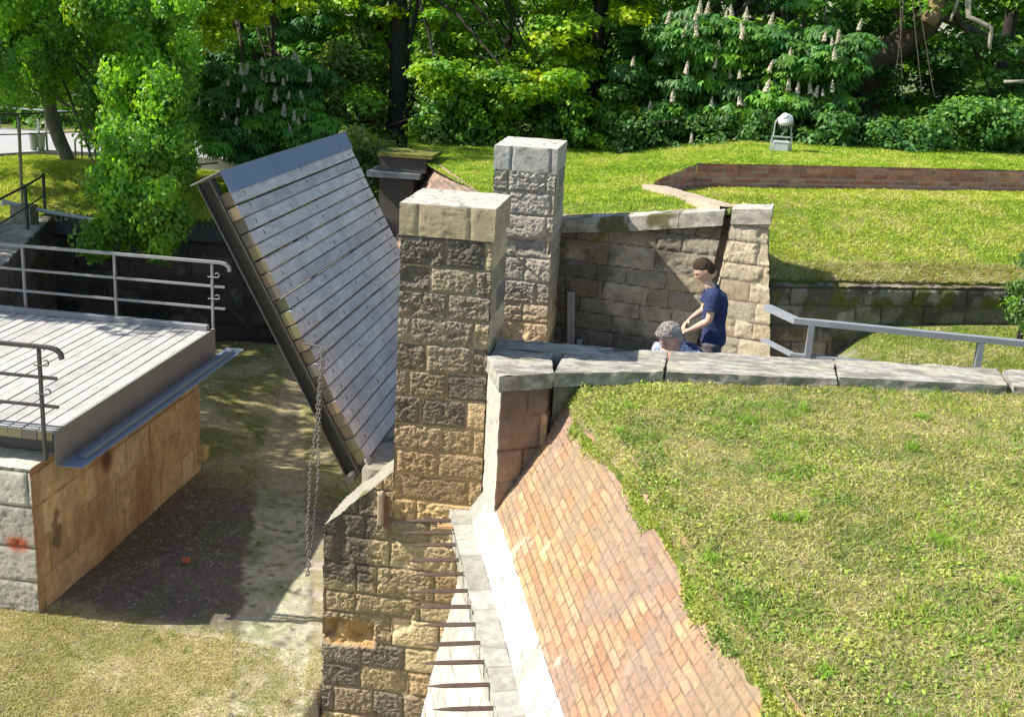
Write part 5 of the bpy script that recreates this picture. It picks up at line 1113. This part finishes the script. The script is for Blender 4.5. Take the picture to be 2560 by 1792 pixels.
def rotm(ax, a):
    ax = np.array(ax, float); ax /= np.linalg.norm(ax); K = np.array([[0, -ax[2], ax[1]], [ax[2], 0, -ax[0]], [-ax[1], ax[0], 0]]); return np.eye(3)+math.sin(a)*K+(1-math.cos(a))*K@K
def head_mesh(skin, lips, brow, h=.225, old=False, n=44):
    """face looks along +x; origin at ear height; z up"""
    th, ph = np.meshgrid(np.linspace(0, math.pi, n), np.linspace(0, 2*math.pi, n*2, endpoint=False), indexing='ij'); th = th.ravel(); ph = ph.ravel()
    d = np.column_stack([np.sin(th)*np.cos(ph), np.sin(th)*np.sin(ph), np.cos(th)]); s = h/.225
    P = d*np.array([.096, .076, .118]); x, y, z = P.T.copy()
    f = np.clip(d[:, 0], 0, 1); low = sst(-z, .01, .10)
    P[:, 1] *= 1-.28*low; P[:, 0] += .012*low*f; P[:, 0] -= .030*low*(1-f)*np.clip(-d[:, 0]+.3, 0, 1)       # jaw, nape
    P[:, 0] -= .010*f*np.exp(-(((z-.028)/.016)**2))*0; P[:, 0] += .006*f*np.exp(-((z-.030)/.012)**2)       # brow ridge
    for sg in (-1, 1): P[:, 0] -= .012*np.exp(-(((y-sg*.030)/.016)**2+((z-.012)/.012)**2))*(f > 0)           # eye sockets
    nose = np.exp(-(y/.011)**2)*sst(z, -.032, -.026)*(1-sst(z, .0, .03)); P[:, 0] += .024*nose*f*(1-.5*sst(z, -.02, .02))
    P[:, 0] += .007*np.exp(-((y/.024)**2+((z+.052)/.008)**2))*f; P[:, 0] += .008*np.exp(-((y/.022)**2+((z+.088)/.014)**2))*f
    C = np.tile(skin, (len(P), 1)); C = mixc(C, lips, np.exp(-((y/.022)**2+((z+.052)/.006)**2))*(f > 0)*.8)
    for sg in (-1, 1):
        C = mixc(C, brow, np.exp(-(((y-sg*.030)/.018)**2+((z-.030)/.005)**2))*(f > 0)*.9); C = mixc(C, (.06, .05, .05), np.exp(-(((y-sg*.030)/.011)**2+((z-.010)/.0045)**2))*(f > 0)*.9)
    C = mixc(C, np.array(skin)*np.array((1.05, .8, .75)), np.exp(-(((np.abs(y)-.045)/.02)**2+((z+.02)/.02)**2))*(f > 0)*.5)
    m = n*2; Fc = [(i*m+j, (i+1)*m+j, (i+1)*m+(j+1) % m, i*m+(j+1) % m) for i in range(n-1) for j in range(m)]
    V = [P*s]; Cs = [C]; k = len(P)
    for sg in (-1, 1):                                              # ears
        e, g_ = np.meshgrid(np.linspace(0, math.pi, 7), np.linspace(0, 2*math.pi, 12, endpoint=False), indexing='ij'); e = e.ravel(); g_ = g_.ravel()
        E = np.column_stack([np.sin(e)*np.cos(g_)*.017-.008, np.cos(e)*.008*sg+sg*.078, np.sin(e)*np.sin(g_)*.031-.004+0*e])
        V.append(E*s); Cs.append(np.tile(np.array(skin)*np.array((1.05, .78, .72)), (len(E), 1))); Fc += [(k+i*12+j, k+(i+1)*12+j, k+(i+1)*12+(j+1) % 12, k+i*12+(j+1) % 12) for i in range(6) for j in range(12)]; k += len(E)
    return np.vstack(V), Fc, np.vstack(Cs)
def hair_mesh(col, h=.225, vol=.016, seed=1, curl=.012, line=.045, n=60, fade=.0, grey=0.0):
    th, ph = np.meshgrid(np.linspace(0, 2.25, n), np.linspace(0, 2*math.pi, n*2, endpoint=False), indexing='ij'); th = th.ravel(); ph = ph.ravel(); s = h/.225
    d = np.column_stack([np.sin(th)*np.cos(ph), np.sin(th)*np.sin(ph), np.cos(th)]); face = np.cos(ph)
    # hairline: high over the forehead, lower behind the ears
    lim = np.interp(np.abs((ph+math.pi) % (2*math.pi)-math.pi), (0, .8, 1.15, 1.50, 1.85, math.pi), (.98, 1.05, 1.22, 1.30, 2.05, 2.30))
    t = th/2.25; th2 = t*lim; d = np.column_stack([np.sin(th2)*np.cos(ph), np.sin(th2)*np.sin(ph), np.cos(th2)])
    q = fbm(d*np.array([1, 1.6, 1]), 9, seed, 3); q2 = fbm(d, 26, seed+2, 2); edge = sst(1-t, .0, .12)
    r = 1+edge*(vol*(.35+1.3*sst(d[:, 2], -.1, .8)+.9*sst(d[:, 0], .3, .8)*sst(d[:, 2], .3, .7))+(q-.5)*curl*2+(q2-.5)*curl)/.1
    P = d*np.array([.098, .079, .120])*r[:, None]; P[:, 0] -= .002
    C = np.array(col)*(.55+.9*q2)[:, None]*(.75+.5*q)[:, None]; m = n*2
    Fc = [(i*m+j, (i+1)*m+j, (i+1)*m+(j+1) % m, i*m+(j+1) % m) for i in range(n-1) for j in range(m)]
    return P*s, Fc, C
def hand(vs, es, wrist, key, d, up, curl=.5, point=False, s=1.0, side=1):
    """adds a palm, four fingers of different length and a thumb to a skin graph; d = forearm direction, up = back of hand"""
    d = np.array(d, float); d /= np.linalg.norm(d); up = np.array(up, float); up -= d*(up@d); up /= np.linalg.norm(up); lat = np.cross(up, d)*side
    w = np.array(wrist, float); p1 = w+d*.035*s; p2 = w+d*.075*s
    vs[key+'p1'] = (*p1, .022*s, .014*s); vs[key+'p2'] = (*p2, .030*s, .013*s); es += [(key, key+'p1'), (key+'p1', key+'p2')]
    for i, (off, L) in enumerate(((-.028, .065), (-.010, .074), (.009, .069), (.026, .055))):
        b = p2+lat*off*s+d*.008*s; c = curl*(.25 if (point and i == 0) else 1.0); prev = key+'p2'; dd = d.copy(); p = b
        for j in range(3):
            k = f'{key}f{i}{j}'; vs[k] = (*p, .0078*s-.0009*s*j, .0078*s-.0009*s*j); es.append((prev, k)); prev = k
            a = c*(.5+.5*j); dd = dd*math.cos(a)-up*math.sin(a) if j == 0 else dd*math.cos(c*.9)-np.cross(lat*side, dd)*math.sin(c*.9)*-1*0-up*math.sin(c*.9)
            dd /= np.linalg.norm(dd); p = p+dd*L*.5*s
        k = f'{key}f{i}3'; vs[k] = (*p, .0058*s, .0058*s); es.append((prev, k))
    t0 = p1-lat*.020*s; t1 = t0+(d*.6-lat*.7-up*.25)*.030*s; t2 = t1+(d*.85-lat*.2-up*.35)*.028*s
    for k, q, r in ((key+'t0', t0, .011), (key+'t1', t1, .0095), (key+'t2', t2, .0075)): vs[k] = (*q, r*s, r*s)
    es += [(key+'p1', key+'t0'), (key+'t0', key+'t1'), (key+'t1', key+'t2')]

def strands(v, n, L, wd, col, seed, lift=.6):
    r = np.random.default_rng(seed); i = r.integers(0, len(v), n); c = v.mean(0); N = unit(v[i]-c); P = v[i]+r.normal(size=(n, 3))*.003-N*.004
    T = unit(np.cross(N, r.normal(size=(n, 3)))+N*lift); S_ = unit(np.cross(T, N+.01)); ll = L*r.uniform(.5, 1.3, (n, 1))
    V = np.stack([P-S_*wd/2, P+S_*wd/2, P+T*ll+np.array([0, 0, -.15])*ll], 1).reshape(-1, 3); C = np.repeat(np.array(col)*r.uniform(.45, 1.7, (n, 1)), 3, 0)
    return V, [(3*k, 3*k+1, 3*k+2) for k in range(n)], C
def add_hair(v, f, c, parent, n, L, col, seed, lift=.6):
    V2, F2, C2 = strands(v, n, L, .006, col, seed, lift); k = len(v); raw('hair', np.vstack([v, V2]), list(f)+[tuple(i+k for i in q) for q in F2], np.vstack([c, C2]), M_CLOTH, parent)
# ---- the standing boy: faces -X, head bowed over his hands
GB = .63; bx_, by_ = .53, 12.2
boy = thing('person', 'standing boy in navy T-shirt and dark grey trousers looking down at his hands', 'person', (bx_, by_, GB))
SKN = np.array((.60, .37, .27)); HR = np.array((.085, .055, .035))
O = np.array((bx_, by_, GB))
def bp_(x, y, z): return O+np.array((-x, y, z))        # x forward, y away from the viewer
sh_n, sh_f = bp_(.035, -.175, 1.375), bp_(.045, .165, 1.375); el_n, el_f = bp_(.055, -.235, 1.125), bp_(.11, .20, 1.13)
wr_n, wr_f = bp_(.245, -.13, .985), bp_(.25, .055, 1.05)
vs = {'neck': (*bp_(.085, 0, 1.45), .058, .056), 'nb': (*bp_(.045, 0, 1.39), .070, .066), 'ht': (*bp_(.135, 0, 1.53), .050, .048), 'ch': (*bp_(.02, 0, 1.22), .10, .085), 'pv': (*bp_(-.01, 0, .96), .10, .085),
      'sn': (*sh_n, .052), 'en': (*el_n, .043), 'fn': (*(el_n*.6+wr_n*.4), .041), 'wn': (*wr_n, .023, .020), 'sf': (*sh_f, .052), 'ef': (*el_f, .043), 'ff': (*(el_f*.6+wr_f*.4), .041), 'wf': (*wr_f, .023, .020),
      'hn': (*bp_(.0, -.09, .90), .08), 'hf': (*bp_(.0, .09, .90), .08), 'kn': (*bp_(.02, -.10, .48), .052), 'kf': (*bp_(.05, .10, .48), .052), 'an': (*bp_(-.02, -.11, .09), .036), 'af': (*bp_(.02, .11, .09), .036), 'tn': (*bp_(.13, -.12, .03), .034), 'tf': (*bp_(.17, .12, .03), .034)}
es = [('pv', 'ch'), ('ch', 'nb'), ('nb', 'neck'), ('neck', 'ht'), ('ch', 'sn'), ('sn', 'en'), ('en', 'fn'), ('fn', 'wn'), ('ch', 'sf'), ('sf', 'ef'), ('ef', 'ff'), ('ff', 'wf'), ('pv', 'hn'), ('hn', 'kn'), ('kn', 'an'), ('an', 'tn'), ('pv', 'hf'), ('hf', 'kf'), ('kf', 'af'), ('af', 'tf')]
hand(vs, es, wr_n, 'wn', wr_n-el_n+np.array((-.02, 0, -.02)), (-.25, -.45, .8), .55, True, 1.12, 1); hand(vs, es, wr_f, 'wf', wr_f-el_f+np.array((0, -.04, -.03)), (-.2, .5, .8), .75, False, 1.12, -1)
V, Fc = skinned('body', vs, es, 'pv')
hv, hf_, hc = head_mesh(SKN, (.50, .22, .18), HR, .235); RH = rotm((0, 0, 1), math.pi)@rotm((0, 1, 0), .66)@rotm((0, 0, 1), .0); RH = rotm((0, 0, 1), .18)@RH
hc_o = bp_(.148, -.005, 1.600); hv = xf(hv, hc_o, RH); n0 = len(V)
raw('body', np.vstack([V, hv]), Fc+[tuple(i+n0 for i in f) for f in hf_], np.vstack([np.tile(SKN, (n0, 1)), hc]), M_SKIN, boy, True)
v, f, c = hair_mesh(HR*.8, .232, .009, 5, .007); add_hair(xf(v, hc_o+np.array((.006, 0, .006)), RH), f, c, boy, 1500, .015, HR*1.2, 3, .3)
NV = np.array((.030, .042, .115))
def wrinkle(V, a=.006, f=9, s=3): q = (fbm(V*np.array([1, 1, 2.2]), f, s, 3)-.5)*2*a; c = V.mean(0); d = V-c; d[:, 2] = 0; return V+unit(d)*q[:, None]
vs = {'a': (*bp_(.06, 0, 1.425), .072, .066), 'b': (*bp_(.015, 0, 1.36), .165, .095), 'c': (*bp_(-.01, 0, 1.22), .170, .118), 'd': (*bp_(.0, 0, 1.05), .155, .125), 'e': (*bp_(-.01, 0, .93), .168, .140), 'e2': (*bp_(-.01, 0, .885), .170, .142),
      'sn': (*sh_n, .070), 'an': (*(sh_n*.5+el_n*.5), .068), 'bn': (*(sh_n*.28+el_n*.72), .066), 'sf': (*sh_f, .070), 'af': (*(sh_f*.5+el_f*.5), .068), 'bf': (*(sh_f*.28+el_f*.72), .066)}
# skin radii are (x,y) in the local frame of a vertical chain: wide across the shoulders (y), narrow front to back
for k in 'abcde': pass
es = [('a', 'b'), ('b', 'c'), ('c', 'd'), ('d', 'e'), ('e', 'e2'), ('b', 'sn'), ('sn', 'an'), ('an', 'bn'), ('b', 'sf'), ('sf', 'af'), ('af', 'bf')]
def torso(name, rings, parent, colr, m, n=28, wr=.006, seed=4, close=False):
    """lofted garment: rings = (centre, half width across y, half depth along x)"""
    Vt = []; k = len(rings); sub = 6
    R_ = np.array([[*c, a, b] for c, a, b in rings]); t = np.linspace(0, k-1, (k-1)*sub+1); L = np.column_stack([np.interp(t, range(k), R_[:, q]) for q in range(5)])
    for q in L:
        for j in range(n): a = 2*math.pi*j/n; e = 2.6; ca, sa = math.cos(a), math.sin(a); Vt.append((q[0]+np.sign(ca)*abs(ca)**(2/e)*q[4], q[1]+np.sign(sa)*abs(sa)**(2/e)*q[3], q[2]))
    Vt = wrinkle(np.array(Vt), wr*2, 10, seed); K = len(L); Fc = [(i*n+j, i*n+(j+1) % n, (i+1)*n+(j+1) % n, (i+1)*n+j) for i in range(K-1) for j in range(n)]
    Fc += [tuple(range(n))[::-1], tuple((K-1)*n+j for j in range(n))]; return Vt, Fc
tv, tf = torso('s', [(bp_(-.015, 0, .845), .160, .132), (bp_(-.02, 0, .93), .158, .128), (bp_(-.005, 0, 1.04), .150, .120), (bp_(-.005, 0, 1.16), .168, .128), (bp_(-.005, 0, 1.28), .182, .130), (bp_(.005, 0, 1.36), .178, .115), (bp_(.035, 0, 1.405), .130, .078), (bp_(.055, 0, 1.435), .072, .062)], None, NV, None)
mb = MB(); mb.add(tv, tf, NV)
for s_, e_ in ((sh_n, el_n), (sh_f, el_f)):
    inn = s_+np.array((.0, .05*np.sign(by_-s_[1]), .0)); pts = [inn, s_, s_*.62+e_*.38, s_*.38+e_*.62]; sub = [];
    for i in range(3):
        for j in range(5): sub.append(pts[i]+(pts[i+1]-pts[i])*j/5)
    sub.append(pts[-1]); rs = list(np.interp(np.linspace(0, 1, len(sub)), (0, .33, .66, 1), (.080, .078, .076, .074))); rs = [r_*(1+.05*math.sin(i*1.9)) for i, r_ in enumerate(rs)]; mb.tube(sub, rs, NV*.95, 16)
mb.build('t_shirt', M_CLOTH, boy, True)
mb = MB(); q = bp_(.118, -.055, 1.245); mb.frame(q, (-.010, -.055, 0), (.006, 0, 0), (0, 0, .026), (.62, .50, .05)); mb.build('yellow_badge', M_CLOTH, boy)
GRY = np.array((.10, .09, .10))
mb = MB(); tv, tf = torso('h', [(bp_(-.005, 0, .80), .155, .112), (bp_(-.01, 0, .88), .152, .112), (bp_(-.01, 0, .95), .140, .102)], None, GRY, None); mb.add(tv, tf, GRY)
for sg, kx in ((-1, .02), (1, .05)):
    pts = [bp_(-.005, sg*.078, .86), bp_(.0, sg*.085, .72), bp_(kx, sg*.10, .48), bp_(kx-.03, sg*.11, .28), bp_(kx-.04, sg*.115, .08)]; sub = [np.array([np.interp(t_, range(5), [p[a] for p in pts]) for a in range(3)]) for t_ in np.linspace(0, 4, 25)]
    rs = [float(np.interp(i/24, (0, .25, .5, .75, 1), (.108, .104, .084, .074, .070)))*(1+.045*math.sin(i*2.1+sg)) for i in range(25)]; mb.tube(sub, rs, GRY, 16)
mb.build('trousers', M_CLOTH, boy, True)
mb = MB()
for sg, kx in ((-1, -.02), (1, .02)): mb.tube([bp_(kx-.07, sg*.115, .045), bp_(kx, sg*.115, .055), bp_(kx+.10, sg*.115, .045), bp_(kx+.18, sg*.118, .03)], [.045, .05, .045, .03], (.05, .05, .05), 10)
mb.build('shoes', M_CLOTH, boy, True)
mb = MB()
hp = wr_n+(wr_n-el_n)/np.linalg.norm(wr_n-el_n)*.09
mb.tube([hp+[-.04, 0, -.07], hp+[-.02, .02, -.01], hp+[.03, .08, .03], wr_f+[-.03, -.02, -.05], hp+[.02, .06, -.06], hp+[.05, .04, -.15], hp+[.03, .05, -.24], hp+[.06, .03, -.33]], .007, (.025, .025, .03), 7)
mb.tube([hp+[-.01, .04, -.05], hp+[.0, .05, -.14], hp+[.03, .03, -.20], hp+[.07, .02, -.16], hp+[.10, .0, -.10]], .010, (.025, .025, .03), 7)
tag(mb.build('strap', M_CLOTH, None, True), 'black camera strap held in the hands of the standing boy', 'strap')

# ---- the crouching man: grey curly hair, head bent down, checked shirt
man = thing('person', 'grey-haired man crouching behind the parapet wall with his face bent down', 'person', (.30, 11.75, GB))
hcen = PY(1677, 846, 11.58); SK2 = np.array((.56, .33, .26))
O2 = np.array((hcen[0], hcen[1], 0)); hz = hcen[2]
def mp_(x, y, z): return np.array((hcen[0]-x, hcen[1]+y, hz+z))     # x forward (-X), y away
sN, sF = mp_(-.10, -.13, -.20), mp_(.105, .15, -.165); eN, eF = mp_(.10, -.10, -.48), mp_(.20, .26, -.46); wN, wF = mp_(.30, .02, -.56), mp_(.34, .16, -.56)
vs = {'ht': (*mp_(-.02, .01, -.05), .058), 'neck': (*mp_(-.07, .03, -.12), .064), 'nb': (*mp_(-.13, .06, -.19), .075), 'ch': (*mp_(-.24, .07, -.33), .11), 'pv': (*mp_(-.45, .06, -.62), .12),
      'sn': (*sN, .052), 'en': (*eN, .042), 'wn': (*wN, .028, .024), 'sf': (*sF, .052), 'ef': (*eF, .042), 'wf': (*wF, .028, .024),
      'hn': (*mp_(-.44, -.05, -.68), .09), 'hf': (*mp_(-.44, .17, -.68), .09), 'kn': (*mp_(-.02, -.08, -.60), .065), 'kf': (*mp_(.0, .24, -.60), .065), 'an': (*mp_(-.30, -.08, -.90), .045), 'af': (*mp_(-.28, .24, -.90), .045), 'tn': (*mp_(-.12, -.09, -.94), .04), 'tf': (*mp_(-.10, .25, -.94), .04)}
es = [('pv', 'ch'), ('ch', 'nb'), ('nb', 'neck'), ('neck', 'ht'), ('ch', 'sn'), ('sn', 'en'), ('en', 'wn'), ('ch', 'sf'), ('sf', 'ef'), ('ef', 'wf'), ('pv', 'hn'), ('hn', 'kn'), ('kn', 'an'), ('an', 'tn'), ('pv', 'hf'), ('hf', 'kf'), ('kf', 'af'), ('af', 'tf')]
hand(vs, es, wN, 'wn', wN-eN, (0, -.3, .9), .6, False, 1.1, 1); hand(vs, es, wF, 'wf', wF-eF, (0, .3, .9), .6, False, 1.1, -1)
V, Fc = skinned('body', vs, es, 'pv')
hv, hf_, hc = head_mesh(SK2, (.42, .2, .17), (.35, .33, .31), .262); RM = rotm((0, 0, 1), .55)@rotm((0, 0, 1), math.pi)@rotm((0, 1, 0), .62)
hv = xf(hv, mp_(0, 0, 0), RM); n0 = len(V); raw('body', np.vstack([V, hv]), Fc+[tuple(i+n0 for i in f) for f in hf_], np.vstack([np.tile(SK2, (n0, 1)), hc]), M_SKIN, man, True)
v, f, c = hair_mesh((.40, .36, .33), .262, .017, 15, .011); add_hair(xf(v, mp_(-.004, 0, .006), RM), f, c, man, 1800, .022, (.42, .38, .35), 4, .7)
def plaid(V):
    a = (np.sin(V[:, 0]*110) > .35); b = (np.sin(V[:, 1]*110) > .35); d_ = (np.sin(V[:, 2]*100) > .5); t = (a*.4+b*.35+d_*.25); return mixc((.62, .66, .72), (.12, .19, .36), np.clip(t, 0, 1))
def lofted(pts, rad, n=22, k=40, wr=.006, seed=1):
    pts = np.array(pts); t = np.linspace(0, len(pts)-1, k); P = np.column_stack([np.interp(t, range(len(pts)), pts[:, a]) for a in range(3)]); W_ = np.interp(t, range(len(pts)), [r[0] for r in rad]); D_ = np.interp(t, range(len(pts)), [r[1] for r in rad]); V = []
    for i in range(k):
        d = P[min(i+1, k-1)]-P[max(i-1, 0)]; d /= np.linalg.norm(d); s = np.array((0, 1., 0)); s -= d*(s@d); s /= np.linalg.norm(s); u = np.cross(d, s)
        for j in range(n): a = 2*math.pi*j/n; V.append(P[i]+s*math.cos(a)*W_[i]+u*math.sin(a)*D_[i])
    V = wrinkle(np.array(V), wr, 10, seed); Fc = [(i*n+j, i*n+(j+1) % n, (i+1)*n+(j+1) % n, (i+1)*n+j) for i in range(k-1) for j in range(n)]+[tuple(range(n))[::-1], tuple((k-1)*n+j for j in range(n))]; return V, Fc
mb = MB(); v, f = lofted([mp_(-.08, .04, -.09), mp_(-.13, .06, -.13), mp_(-.22, .07, -.20), mp_(-.34, .07, -.38), mp_(-.46, .06, -.62)], [(.075, .07), (.15, .10), (.215, .13), (.20, .15), (.17, .15)], 40, 60); mb.add(v, f, plaid(v))
for a_, b_ in ((sN, eN), (sF, eF)):
    v, f = lofted([a_+np.array((.02, .0, .02)), a_*.7+b_*.3, b_], [(.088, .088), (.074, .074), (.064, .064)], 20, 30); mb.add(v, f, plaid(v))
mb.build('checked_shirt', M_CLOTH, man, True)
mb = MB(); v, f = lofted([mp_(-.115, .05, -.115), mp_(-.18, .06, -.15), mp_(-.32, .07, -.31), mp_(-.44, .06, -.58)], [(.060, .085), (.135, .115), (.150, .165), (.15, .165)], 28, 40); mb.add(v, f, np.array((.03, .045, .11))); mb.build('navy_vest', M_CLOTH, man, True)
mb = MB()
for sg in (-.09, .20):
    v, f = lofted([mp_(-.46, sg*.7+.02, -.66), mp_(-.24, sg, -.60), mp_(.0, sg, -.58)], [(.10, .10), (.085, .085), (.075, .075)], 18, 24); mb.add(v, f, np.array((.05, .06, .10))); v, f = lofted([mp_(.0, sg, -.58), mp_(-.15, sg, -.74), mp_(-.30, sg, -.90)], [(.075, .075), (.062, .062), (.055, .055)], 18, 20); mb.add(v, f, np.array((.05, .06, .10)))
mb.build('trousers', M_CLOTH, man, True)
